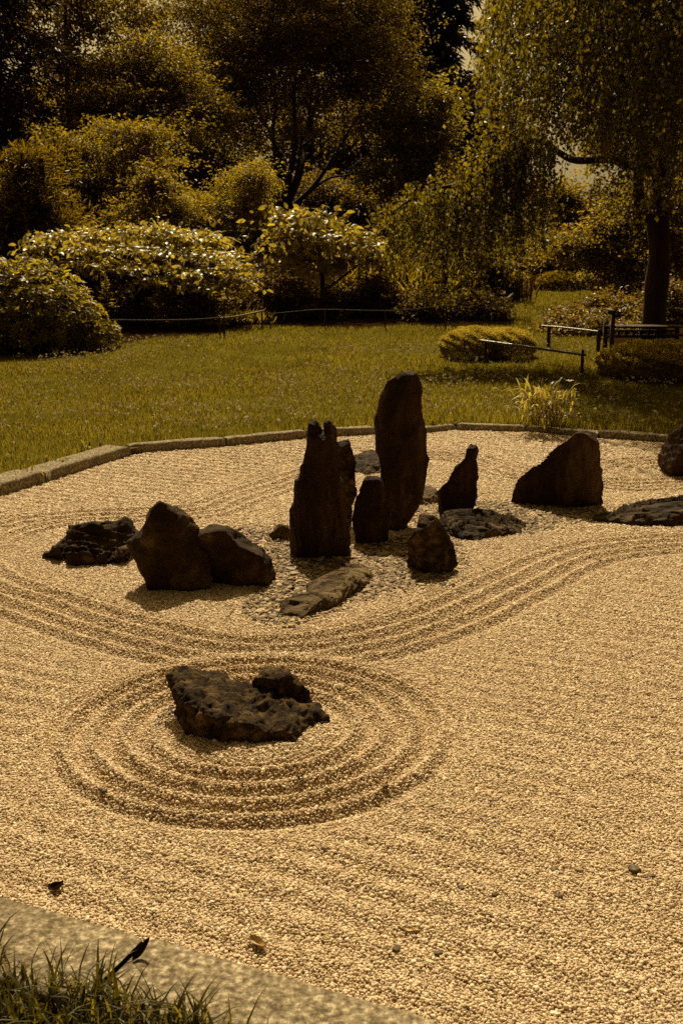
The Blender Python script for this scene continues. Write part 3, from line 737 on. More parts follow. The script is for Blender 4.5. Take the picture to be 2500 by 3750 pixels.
# ------------------------------------------------------------------ leaves and plants
def unit(a): return a / (np.linalg.norm(a, axis=-1, keepdims=True) + 1e-9)
def leaf_mesh(name, P, D, N, L, W, val, fold=0.25, droop=0.15, shape=2):
    """shape 2: two-triangle diamond; 4: six-point oval leaf"""
    n = len(P); D = unit(D); S = unit(np.cross(D, N)); N = np.cross(S, D)
    L = np.broadcast_to(L, (n,))[:, None]; W = np.broadcast_to(W, (n,))[:, None]
    if shape == 2:
        mid = P + D * L * 0.48
        V = np.stack([P, mid + S * W / 2 + N * W * fold, P + D * L - N * L * droop, mid - S * W / 2 + N * W * fold], 1).reshape(-1, 3)
        i = np.arange(n)[:, None] * 4
        F = np.concatenate([i + np.array([0, 1, 2]), i + np.array([0, 2, 3])], 0)
        return np_mesh(name, V, [F], val=np.repeat(val, 4))
    a = P + D * L * 0.33; b = P + D * L * 0.70 - N * L * droop * 0.4
    V = np.stack([P, a + S * W * 0.45 + N * W * fold, b + S * W * 0.42 + N * W * fold * 0.8, P + D * L - N * L * droop, b - S * W * 0.42 + N * W * fold * 0.8, a - S * W * 0.45 + N * W * fold, a, b], 1).reshape(-1, 3)
    i = np.arange(n)[:, None] * 8
    Q = np.concatenate([i + np.array([6, 1, 2, 7]), i + np.array([6, 7, 4, 5])], 0)
    T = np.concatenate([i + np.array([0, 1, 6]), i + np.array([0, 6, 5]), i + np.array([7, 2, 3]), i + np.array([7, 3, 4])], 0)
    return np_mesh(name, V, [Q, T], val=np.repeat(val, 8))
def E(u, v, ru, rv, Y, ry=None):
    c = at(u, v, Y); k = mpp(Y)
    return (c, np.array([ru * k, (ry if ry else 0.75 * ru * k), rv * k]))
def crown_pts(ells, n, r, clump=0.22, per=26, shell=0.55, flat=0.6, updir=0.15):
    area = np.array([(e[1][0] * e[1][2] + e[1][0] * e[1][1] + e[1][1] * e[1][2]) for e in ells]); area /= area.sum()
    m = max(1, n // per)
    pick = r.choice(len(ells), m, p=area)
    C = np.array([e[0] for e in ells])[pick]; Rr = np.array([e[1] for e in ells])[pick]
    d = unit(r.normal(size=(m, 3)) + np.array([0, 0, updir]))
    rad = shell + (1 - shell) * r.random(m) ** 0.6
    rad = rad * r.uniform(0.72, 1.28, m) * (1 + .22 * np.sin(d[:, 0] * 5 + pick * 1.7) * np.sin(d[:, 2] * 6 + pick))
    cc = C + d * Rr * rad[:, None]
    idx = np.repeat(np.arange(m), per)
    lc = clump * r.uniform(0.5, 1.5, m)[idx][:, None]
    bd = unit(d * 0.9 + r.normal(size=(m, 3)) * 0.7 * np.array([1, 1, max(.35, flat)]) + np.array([0, 0, -0.12]))
    bd = unit(bd * np.array([1, 1, min(1.0, flat * 1.6)]))[idx]      # each clump is a leafy branchlet
    tt = r.uniform(-0.45, 1.0, (len(idx), 1))
    off = bd * tt * lc * 2.6 + r.normal(size=(len(idx), 3)) * np.array([1, 1, flat]) * lc * (0.62 - 0.34 * np.clip(tt, 0, 1))
    off[:, 2] -= (np.clip(tt, 0, 1) ** 2 * lc)[:, 0] * 0.5
    P = cc[idx] + off
    out = unit(d[idx] + 0.5 * unit(off))
    val = np.clip(0.5 + 0.28 * r.normal(size=m)[idx] + 0.2 * r.normal(size=len(idx)), 0, 1)
    return P, out, val, cc
def foliage(name, ells, n, size, aspect, mat, parent, base, r, clump=0.22, per=26, shell=0.55, flat=0.6, up=0.5, droop=0.2, hang=0.3, shape=2, updir=0.15, ground=True, lumpy=True):
    if lumpy:
        sub = []
        for c_, R_ in ells:
            for _ in range(7):
                d_ = unit(r.normal(size=3)); f_ = r.uniform(.24, .55)
                sub.append((c_ + d_ * R_ * r.uniform(.35, 1.0), R_ * f_ * np.array([1, 1, r.uniform(.55, 1.0)])))
        ells = sub
    P, out, val, cc = crown_pts(ells, n, r, clump, per, shell, flat, updir)
    k = P[:, 2] > terrain(P[:, 0], P[:, 1]) + 0.02 if ground else np.ones(len(P), bool)
    P, out, val = P[k], out[k], val[k]; n = len(P)
    D = unit(r.normal(size=(n, 3)) * np.array([1, 1, 0.45]) + out * 0.8 + np.array([0, 0, -hang]))
    N = unit(r.normal(size=(n, 3)) * (1 - up) * 1.2 + np.array([0, 0, up]) + out * 0.25)
    L = size * r.uniform(0.65, 1.3, n)
    me = leaf_mesh(name, P, D, N, L, L * aspect * r.uniform(0.85, 1.15, n), val, 0.15, droop, shape)
    return obj(name, me, mat, parent, base), cc
def stem_lines(trunk, rad, targets, r, limb_r=0.05, start=(0.35, 0.95), sag=0.1):
    """trunk polyline plus limbs to each target point"""
    T = smooth_line(trunk, 24)
    rr = np.linspace(rad, rad * 0.35, len(T)); rr[:2] *= (1.35, 1.12)
    lines = [(T, rr)]
    for q in targets:
        i = int(np.clip(np.argmin(np.abs(T[:, 2] - (q[2] - 0.6 * np.linalg.norm(q[:2] - T[:, :2].mean(0))))), start[0] * 23, start[1] * 23))
        c = curve(T[i], q, 10, sag, 0.10, r)
        lines.append((c, np.linspace(min(limb_r, rr[i] * 0.7), 0.008, 10)))
    return lines
def simple_tree(name, label, cat, trunk, rad, ells, n, size, aspect, mat, seed, group=None, bark='bark', limb_r=0.06, twigs=30, base_ground=True, **kw):
    r = np.random.default_rng(seed)
    trunk = np.array(trunk, float)
    if base_ground:
        trunk[0, 2] = float(terrain(trunk[0, 0], trunk[0, 1])) - 0.05
    b = Vector(trunk[0])
    t = thing(name, label, cat, b, group)
    crown, cc = foliage('crown', ells, n, size, aspect, M[mat], t, b, r, **kw)
    tg = [e[0] for e in ells]
    lines = stem_lines(trunk, rad, tg, r, limb_r)
    nl = len(lines)
    if len(cc) and twigs:
        hubs = np.array(tg)
        for q in cc[r.choice(len(cc), min(twigs, len(cc)), replace=False)]:
            h = hubs[np.argmin(np.linalg.norm(hubs - q, axis=1))]
            lines.append((curve(h, q, 7, 0.05, 0.1, r), np.linspace(0.018, 0.005, 7)))
    tr = obj('trunk', tubes('trunk', lines[:1], 9), M[bark], t, b)
    for q in lines[1:nl]: obj('limb', tubes('limb', [q], 5), M[bark], tr, b)
    if len(lines) > nl: obj('twigs', tubes('twigs', lines[nl:], 4), M[bark], t, b, kind='stuff')
    return t
def TP(Y, *pts):                          # trunk points from pixels at distance Y
    return [at(u, v, Y) for u, v in pts]

GB = 'woodland trees closing the view'
# --- the woodland behind everything
wood = [
    (-120, 100, 330, 620, 52, 'dense dark tree closing the view behind the black conifer'),
    (230, 560, 260, 300, 53, 'dark low-crowned tree behind the slender-trunked tree'),
    (560, 560, 260, 330, 54, 'dark broad tree behind the feathery layered maple'),
    (800, 200, 260, 560, 56, 'tall dark tree rising behind the many-stemmed tree'),
    (1120, 300, 300, 600, 55, 'tall dark tree filling the space between the many stems'),
    (1330, 560, 190, 360, 57, 'dark tree between the many-stemmed tree and the spruce'),
    (1760, 700, 180, 380, 59, 'dark tree seen through the birch\'s hanging twigs'),
    (2070, 870, 150, 180, 62, 'low distant tree under the gap of open sky'),
    (2360, 500, 190, 520, 60, 'tall distant tree beyond the birch trunk'),
    (2560, 420, 260, 600, 58, 'tall dark tree beyond the birch, cut by the edge of the view'),
]
for k, (u, v, ru, rv, Y, lab) in enumerate(wood):
    r_ = np.random.default_rng(500 + k)
    es = []
    for q in range(9):
        es.append(E(u + r_.uniform(-.55, .55) * ru, v + (q - 4) / 4.5 * rv * 0.9, ru * r_.uniform(.5, .75), rv * r_.uniform(.18, .28), Y + r_.uniform(-1.2, 1.2)))
    bot = at(u, v, Y)
    simple_tree('broadleaf_tree', lab, 'tree', [[bot[0], Y, 0], [bot[0] + .2, Y, bot[2] - 1], [bot[0] - .1, Y, bot[2]], [bot[0] + .1, Y, bot[2] + rv * mpp(Y) * .8]], 0.22, es, 21000, 0.24, 0.6, 'leaf' if k in (1, 2, 4, 7, 8) else 'leaf_dark', 300 + k, GB, clump=0.52, per=40, twigs=10)

# --- dark conifers
def conifer(label, u, Y, height, rad, seed, n_tier=34, per_tier=9, mat='needle', sz=0.22, wd=.07):
    r = np.random.default_rng(seed)
    p = at(u, 960, Y); bz = float(terrain(p[0], Y))
    b = Vector((p[0], Y, bz))
    t = thing('conifer', label, 'tree', b, 'dark conifers')
    top = np.array([p[0], Y, bz + height])
    lines, Ps, Ds, vals = [], [], [], []
    for k in range(n_tier):
        f = (k + 0.5) / n_tier
        z = bz + height * (0.06 + 0.92 * f)
        Rk = rad * (1 - f) ** 0.75 + 0.15
        for q in range(per_tier):
            a = r.uniform(0, 6.283); ln = Rk * r.uniform(0.7, 1.12)
            tip = np.array([p[0] + math.cos(a) * ln, Y + math.sin(a) * ln, z - ln * r.uniform(0.12, 0.38)])
            c = curve([p[0], Y, z], tip, 8, 0.06, 0.04, r)
            if q % 2 == 0: lines.append((c, np.linspace(0.03, 0.006, 8)))
            m = int(70 * (0.4 + ln / rad))
            s = r.random(m) ** 0.6
            i = s * 6.99; i0 = i.astype(int); fr = (i - i0)[:, None]
            q0 = c[i0] * (1 - fr) + c[i0 + 1] * fr
            side = np.array([-math.sin(a), math.cos(a), 0])
            off = r.normal(size=(m, 1)) * side * 0.20 * ln * (1.1 - s[:, None]) + np.array([0, 0, -1]) * np.abs(r.normal(size=(m, 1))) * 0.12
            Ps.append(q0 + off); dv = unit(np.array([math.cos(a), math.sin(a), -0.35]) + 0.7 * r.normal(size=(m, 3)) + side * np.sign(r.normal(size=(m, 1))) * 0.5)
            Ds.append(dv); vals.append(np.clip(0.5 + 0.3 * r.normal(size=m), 0, 1))
    P, D, v = np.vstack(Ps), np.vstack(Ds), np.concatenate(vals)
    N = unit(r.normal(size=P.shape) * 0.5 + np.array([0, 0, 1]))
    obj('crown', leaf_mesh('crown', P, D, N, sz * r.uniform(.7, 1.3, len(P)), wd, v, 0.1, 0.1), M[mat], t, b)
    obj('trunk', tubes('trunk', [(np.array([[p[0], Y, bz - .1], [p[0], Y, bz + height * .5], top]), np.array([.22, .14, .03]))], 9), M['bark'], t, b)
    obj('boughs', tubes('boughs', lines, 4), M['bark'], t, b, kind='stuff')
conifer('black conifer standing at the edge of the garden beyond the rounded leathery bush', -10, 33, 17, 3.2, 21, per_tier=13, sz=.34)
conifer('dark tiered spruce rising behind the many-stemmed tree and the birch', 1545, 58, 24, 3.9, 22, per_tier=15, sz=.55, wd=.14)

# --- middle-distance trees
simple_tree('slender_tree', 'slender-trunked tree with thin see-through crown beside the black conifer', 'tree',
    TP(38, (258, 900), (256, 480), (250, 330), (244, 150), (240, 0), (238, -250)), 0.13,
    [E(250, 90, 120, 110, 38), E(360, 120, 100, 110, 38), E(150, 160, 100, 120, 38), E(470, 60, 130, 70, 38.5), E(300, -120, 240, 120, 38), E(330, 320, 120, 80, 38), E(180, 330, 100, 90, 38)],
    17000, 0.135, 0.55, 'leaf', 31, per=20, clump=0.33, twigs=60)
simple_tree('maple', 'feathery layered maple between the slender tree and the many-stemmed tree', 'tree',
    TP(35, (640, 930), (620, 700), (560, 480), (560, 330)), 0.14,
    [E(420, 270, 150, 70, 35), E(560, 210, 120, 70, 35), E(660, 300, 150, 80, 35), E(520, 380, 190, 70, 34.5), E(360, 400, 130, 70, 34.5), E(700, 420, 130, 70, 35), E(560, 500, 200, 60, 34)],
    38000, 0.105, 0.5, 'leaf', 32, per=30, clump=0.30, flat=0.4, twigs=50)
simple_tree('maple', 'drooping maple below the slender trunk, above the layered shrub', 'tree',
    TP(29.5, (330, 930), (340, 760), (400, 620), (420, 540)), 0.12,
    [E(430, 500, 170, 50, 29.5), E(300, 560, 150, 60, 29.5), E(530, 590, 150, 60, 29.5), E(380, 660, 170, 55, 29), E(240, 680, 110, 70, 29), E(520, 720, 130, 60, 29)],
    27000, 0.09, 0.5, 'leaf', 33, per=28, clump=0.24, flat=0.4, twigs=40)
simple_tree('pine', 'bushy pine with brush-like tufts behind the rounded leathery bush', 'tree',
    TP(24.5, (150, 1050), (150, 860), (160, 700), (150, 560)), 0.12,
    [E(110, 640, 110, 80, 24.5), E(190, 760, 130, 80, 24.5), E(70, 800, 120, 90, 24.5), E(230, 850, 90, 60, 24), E(90, 920, 150, 70, 24)],
    15000, 0.17, 0.16, 'leaf_dark', 34, per=30, clump=0.20, up=0.3, hang=-0.3, twigs=30)
simple_tree('shrub', 'dull small-leaved shrub between the drooping maple and the golden maple', 'shrub',
    TP(26, (610, 960), (600, 860), (600, 780)), 0.06,
    [E(590, 690, 90, 70, 26), E(640, 780, 90, 60, 26), E(500, 800, 110, 60, 25.5)], 7000, 0.09, 0.55, 'leaf', 35, per=22, clump=0.16, twigs=25)
# many-stemmed tree
def stems_tree():
    r = np.random.default_rng(36); Y = 40
    p = at(1045, 800, Y); b = Vector((p[0], Y, float(terrain(p[0], Y)) - .05))
    t = thing('many_stemmed_tree', 'big tree whose many dark stems fan out under a domed crown', 'tree', b)
    es = [E(760, 200, 140, 110, 40), E(880, 80, 180, 120, 40, 2.2), E(1080, 20, 240, 130, 40, 2.6), E(1280, 90, 170, 130, 40, 2.2), E(1400, 210, 130, 110, 39), E(1470, 290, 80, 70, 38.5),
          E(1180, 220, 260, 130, 38.5, 2.2), E(930, 260, 220, 120, 38.5, 2.0), E(1300, 380, 150, 90, 39), E(820, 400, 160, 90, 39), E(1120, 380, 200, 70, 41), E(1050, -180, 420, 150, 40, 2.8), E(690, 60, 150, 110, 40.5), E(1390, 70, 130, 110, 39.5), E(1250, -60, 240, 120, 40), E(820, -40, 220, 110, 40), E(1080, 130, 260, 110, 38.5), E(800, 330, 170, 110, 39), E(1340, 330, 150, 130, 39), E(1240, 480, 170, 70, 39), E(900, 500, 120, 60, 39), E(1440, 420, 90, 90, 38.5)]
    foliage('crown', es, 150000, 0.10, 0.5, M['leaf'], t, b, r, clump=0.36, per=32, shell=0.5, flat=0.5)
    foot = np.array(b)
    main = smooth_line([foot, at(1045, 800, Y), at(1035, 700, Y), at(1020, 560, Y)], 14)
    tr = obj('trunk', tubes('trunk', [(main, np.linspace(.30, .17, 14))], 10), M['bark'], t, b)
    for (u0, v0, pts, rd) in ((1042, 760, [(1030, 600), (980, 470), (930, 380), (860, 280), (800, 180)], .12), (1040, 740, [(1070, 600), (1080, 480), (1075, 350), (1090, 200), (1080, 20)], .12), (1050, 760, [(1100, 640), (1120, 520), (1150, 400), (1200, 280), (1260, 120)], .11),
                              (1055, 770, [(1150, 680), (1230, 560), (1300, 440), (1380, 300)], .10), (1040, 730, [(1010, 600), (1000, 480), (1010, 360), (990, 220), (960, 80)], .10), (1050, 740, [(1090, 620), (1100, 540), (1130, 440), (1140, 330), (1170, 200)], .08), (1045, 760, [(940, 620), (860, 520), (790, 430)], .07), (1060, 770, [(1190, 660), (1280, 640), (1360, 600)], .06)):
        L = [at(u0, v0, Y)] + [at(u, v, Y + r.uniform(-.8, .8)) for u, v in pts]
        S = smooth_line(L, 18)
        lines = [(S, np.linspace(rd, .02, 18))]
        for _ in range(9):
            i = r.integers(6, 17); q = S[i] + r.normal(size=3) * np.array([.8, .8, .3]) + np.array([0, 0, .7])
            lines.append((curve(S[i], q, 7, .05, .08, r), np.linspace(.03, .006, 7)))
        obj('stem', tubes('stem', lines, 6), M['bark'], tr, b)
stems_tree()
simple_tree('tree', 'glossy-leaved tree with bright flecks below the spruce', 'tree',
    TP(39, (1480, 900), (1490, 700), (1500, 500), (1530, 330)), 0.13,
    [E(1560, 340, 100, 70, 39), E(1500, 440, 110, 80, 39), E(1590, 470, 90, 90, 39), E(1470, 560, 110, 80, 38.5), E(1430, 660, 110, 70, 38.5), E(1540, 620, 90, 80, 39)],
    17000, 0.15, 0.42, 'leaf_rhodo', 37, per=22, clump=.28, up=0.35, twigs=40)
simple_tree('golden_maple', 'bright golden fine-leaved maple mound at the foot of the many stems', 'shrub',
    TP(27.5, (860, 960), (860, 880), (850, 800), (860, 720)), 0.08,
    [E(900, 640, 80, 45, 27.5), E(960, 700, 50, 60, 27.2), E(820, 720, 110, 60, 27), E(900, 780, 110, 60, 27), E(770, 800, 80, 50, 26.8), E(960, 800, 50, 50, 27)],
    26000, 0.060, 0.42, 'leaf_gold', 38, per=34, clump=0.15, flat=0.45, twigs=50)
simple_tree('golden_maple', 'small golden feathery shrub beside the larger golden maple', 'shrub',
    TP(25.5, (610, 960), (610, 870), (620, 800)), 0.04,
    [E(620, 790, 60, 40, 25.5), E(570, 830, 60, 40, 25.5), E(655, 760, 40, 35, 25.5)], 6500, 0.06, 0.4, 'leaf_gold', 39, per=30, clump=0.13, flat=0.5, twigs=20)
# --- layered shrub with pale leaves
simple_tree('layered_shrub', 'wide flat-topped shrub of bright leaves in tiers behind the rail', 'shrub',
    TP(22.6, (470, 1180), (480, 1110), (500, 1040), (500, 960)), 0.11,
    [E(330, 868, 150, 9, 22.9, 1.2), E(520, 852, 190, 10, 23.0, 1.3), E(690, 872, 120, 12, 22.8, 1.1), E(220, 902, 100, 9, 22.5, 1.0), E(430, 912, 170, 9, 22.2, 1.0), E(630, 928, 150, 10, 22.2, 1.0),
     E(790, 940, 80, 16, 22.3, .9), E(845, 985, 50, 16, 22.0, .8), E(860, 1030, 40, 12, 21.8, .6), E(520, 975, 150, 8, 21.7, .8), E(720, 1002, 110, 10, 21.7, .8), E(340, 965, 110, 8, 21.9, .8), E(160, 945, 55, 12, 22.4, .8), E(770, 1045, 70, 8, 21.5, .6), E(590, 1030, 80, 7, 21.4, .6)],
    10500, 0.125, 0.55, 'leaf_pale', 40, per=12, clump=0.15, flat=0.22, up=0.6, shape=4, shell=0.2, lumpy=False, twigs=60, limb_r=0.05)
simple_tree('broad_leaved_tree', 'small tree with big drooping pale leaves above a dark hollow', 'tree',
    TP(24.2, (1180, 1100), (1180, 1000), (1170, 940), (1160, 880)), 0.07,
    [E(1070, 815, 75, 32, 24.2, .8), E(1160, 810, 70, 26, 24.2, .8), E(1130, 870, 120, 30, 24, .9), E(1240, 870, 80, 30, 24, .8), E(1330, 905, 75, 32, 24, .8), E(1390, 940, 42, 36, 24, .5), E(1040, 890, 60, 26, 24, .6), E(1150, 960, 70, 16, 23.8, .4)],
    2600, 0.17, 0.52, 'leaf_pale', 41, per=9, clump=0.15, flat=0.35, up=0.5, hang=0.5, droop=0.3, shape=4, shell=0.3, lumpy=False, twigs=50, limb_r=0.04)

# --- leathery rounded bush (rosettes of leaves)
def rosette_bush(name, label, ells, n, size, mat, seed, cat='bush', leaves=8, group=None):
    r = np.random.default_rng(seed)
    pick = r.choice(len(ells), n, p=(lambda a: a / a.sum())(np.array([e[1][0] * e[1][2] for e in ells])))
    C = np.array([e[0] for e in ells])[pick]; Rr = np.array([e[1] for e in ells])[pick]
    d = unit(r.normal(size=(n, 3)) + np.array([0, -0.2, 0.35]))
    cc = C + d * Rr * r.uniform(0.70, 1.10, n)[:, None]
    out = unit(d / Rr * Rr.mean() + np.array([0, 0, .6]))
    k = cc[:, 2] > terrain(cc[:, 0], cc[:, 1]) + 0.05
    cc, out = cc[k], out[k]; n = len(cc)
    idx = np.repeat(np.arange(n), leaves)
    a = np.tile(np.arange(leaves) * 6.283 / leaves, n) + r.uniform(0, 6, n)[idx] + r.normal(0, .2, n * leaves)
    X = unit(np.cross(out, np.array([.3, .2, .9]) + 0 * out)); Yv = np.cross(out, X)
    lift = r.uniform(0.15, 1.1, n * leaves)[:, None]
    D = unit(X[idx] * np.cos(a)[:, None] + Yv[idx] * np.sin(a)[:, None] + out[idx] * lift)
    N = unit(out[idx] - D * 0.3 + r.normal(size=D.shape) * .35)
    val = np.clip(0.5 + 0.25 * r.normal(size=n)[idx] + .15 * r.normal(size=n * leaves), 0, 1)
    e0 = ells[0][0]; b = Vector((e0[0], e0[1], float(terrain(e0[0], e0[1]))))
    t = thing(name, label, cat, b, group)
    L = size * r.uniform(.7, 1.25, len(idx))
    obj('crown', leaf_mesh('crown', cc[idx], D, N, L, L * .38, val, .12, .15, 4), M[mat], t, b)
    lines = []
    for q in cc[r.choice(n, min(70, n), replace=False)]:
        lines.append((curve(np.array(b) + r.normal(size=3) * np.array([.25, .2, 0]), q, 8, .1, .08, r), np.linspace(.03, .008, 8)))
    obj('stems', tubes('stems', lines, 5), M['bark'], t, b, kind='stuff')
rosette_bush('rounded_bush', 'big rounded bush of leathery leaves at the lawn edge', [E(90, 1150, 230, 175, 18.2, 1.1), E(-120, 1130, 240, 190, 18.4, 1.1), E(250, 1190, 130, 110, 18.0, .7), E(350, 1235, 85, 60, 18.0, .5)], 2300, 0.115, 'leaf_rhodo', 42)

# --- undergrowth; part of its shade is put into a darker leaf colour
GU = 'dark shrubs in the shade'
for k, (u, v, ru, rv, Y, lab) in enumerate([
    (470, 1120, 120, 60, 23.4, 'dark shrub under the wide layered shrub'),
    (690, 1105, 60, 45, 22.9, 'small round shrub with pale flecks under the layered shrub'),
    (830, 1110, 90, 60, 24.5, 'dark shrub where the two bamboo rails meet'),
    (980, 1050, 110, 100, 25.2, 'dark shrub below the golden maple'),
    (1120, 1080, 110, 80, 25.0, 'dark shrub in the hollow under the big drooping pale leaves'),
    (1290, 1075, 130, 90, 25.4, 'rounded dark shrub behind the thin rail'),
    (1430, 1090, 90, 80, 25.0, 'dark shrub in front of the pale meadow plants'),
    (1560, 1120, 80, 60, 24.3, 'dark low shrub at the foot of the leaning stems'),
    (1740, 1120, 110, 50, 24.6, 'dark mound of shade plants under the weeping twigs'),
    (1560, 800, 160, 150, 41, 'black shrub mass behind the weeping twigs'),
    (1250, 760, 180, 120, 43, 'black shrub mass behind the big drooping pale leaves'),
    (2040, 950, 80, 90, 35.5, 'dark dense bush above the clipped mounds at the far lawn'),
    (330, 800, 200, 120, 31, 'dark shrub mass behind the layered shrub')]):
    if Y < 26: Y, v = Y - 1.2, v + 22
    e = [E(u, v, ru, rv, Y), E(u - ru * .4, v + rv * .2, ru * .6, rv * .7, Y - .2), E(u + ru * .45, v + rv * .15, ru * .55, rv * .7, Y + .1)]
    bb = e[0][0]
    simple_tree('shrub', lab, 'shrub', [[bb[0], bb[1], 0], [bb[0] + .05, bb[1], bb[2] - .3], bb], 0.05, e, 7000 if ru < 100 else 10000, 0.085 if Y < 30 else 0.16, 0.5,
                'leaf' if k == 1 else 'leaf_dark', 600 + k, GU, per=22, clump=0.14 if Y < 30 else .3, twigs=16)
# --- pale meadow plants and grasses behind the shade
def blades(n, C, spread, h, wd, r, lean=0.35, z=None):
    P = np.c_[C[0] + r.normal(0, spread[0], n), C[1] + r.normal(0, spread[1], n), np.zeros(n)]
    P[:, 2] = terrain(P[:, 0], P[:, 1]) if z is None else z
    D = unit(np.c_[r.normal(0, lean, n), r.normal(0, lean, n), np.ones(n)])
    N = unit(np.c_[r.normal(0, 1, n), r.normal(0, 1, n), r.uniform(0, .6, n)])
    L = h * r.uniform(.5, 1.2, n)
    return P, D, N, L, np.clip(r.normal(.5, .25, n), 0, 1)
for k, (u, v, Y, sx, sy, h, n, lab) in enumerate([
    (1490, 1040, 27.0, .45, .5, .85, 2600, 'pale tall grasses beside the leaning stems'),
    (900, 1150, 23.3, .22, .2, .42, 700, 'wispy brown grass tuft by the end of the bamboo rail'),
    (1800, 1080, 29, .35, .4, .75, 1600, 'reddish grassy perennials beside the far lawn'),
    (900, 1215, 22.4, .25, .15, .25, 600, 'tuft of lit grass where the lawn meets the rail')]):
    r = np.random.default_rng(700 + k); p = at(u, v, Y)
    P, D, N, L, val = blades(n, p, (sx, sy), h, .02, r)
    b = Vector((p[0], Y, float(terrain(p[0], Y))))
    t = thing('grass_clump', lab, 'grass clump', b)
    obj('blades', leaf_mesh('blades', P, D, N, L, .022, val, .1, .25), M['leaf_rose' if k in (1, 2) else 'leaf_gold'], t, b)
    if k in (0, 2):
        q = P[:26] + D[:26] * L[:26, None]
        PP = np.repeat(q, 6, 0); rr = np.random.default_rng(k)
        obj('flowers', leaf_mesh('flowers', PP, unit(rr.normal(size=PP.shape)), unit(rr.normal(size=PP.shape)), .07, .04, rr.random(len(PP)), .1, .1), M['petal'], t, b)
simple_tree('perennial_shrub', 'lit leafy perennials with orange flowers beyond the weeping twigs', 'plant',
    TP(28.5, (1790, 1080), (1790, 1030), (1800, 980)), .03, [E(1760, 960, 60, 50, 28.5), E(1830, 990, 60, 50, 28.5), E(1850, 1040, 40, 35, 28.3), E(1720, 1030, 50, 40, 28)], 7000, .085, .5, 'leaf', 750, per=18, clump=.15, twigs=25)

# --- weeping trees
def strands(starts, lens, r, per_m=42, size=0.05, sway=0.12, out=None):
    Ps, Ds, lines, vals = [], [], [], []
    for k, (s, l) in enumerate(zip(starts, lens)):
        m = max(4, int(l * per_m)); t = np.sort(r.random(m))
        dx = r.normal(0, sway, 2) * l
        o = out[k] if out is not None else np.zeros(3)
        def pos(t):
            t = np.asarray(t)[:, None]
            return s + np.array([dx[0], dx[1], 0]) * t**1.5 + o * l * (1 - (1 - t)**2) * .16 + np.array([0, 0, -l]) * (t**1.25)
        q = pos(t) + r.normal(0, .045, (m, 3)) * (.4 + .6 * r.random()) + np.c_[.05 * np.sin(t * r.uniform(4, 9) + r.uniform(0, 6)), .05 * np.sin(t * r.uniform(4, 9) + r.uniform(0, 6)), np.zeros(m)]
        Ps.append(q); Ds.append(unit(np.c_[r.normal(0, .75, (m, 2)), -np.ones(m) * .9]))
        vals.append(np.clip(r.normal(.5, .15) + .22 * r.normal(size=m), 0, 1))
        lines.append((pos(np.linspace(0, 1, 6)), np.linspace(.006, .0025, 6)))
    return np.vstack(Ps), np.vstack(Ds), np.concatenate(vals), lines
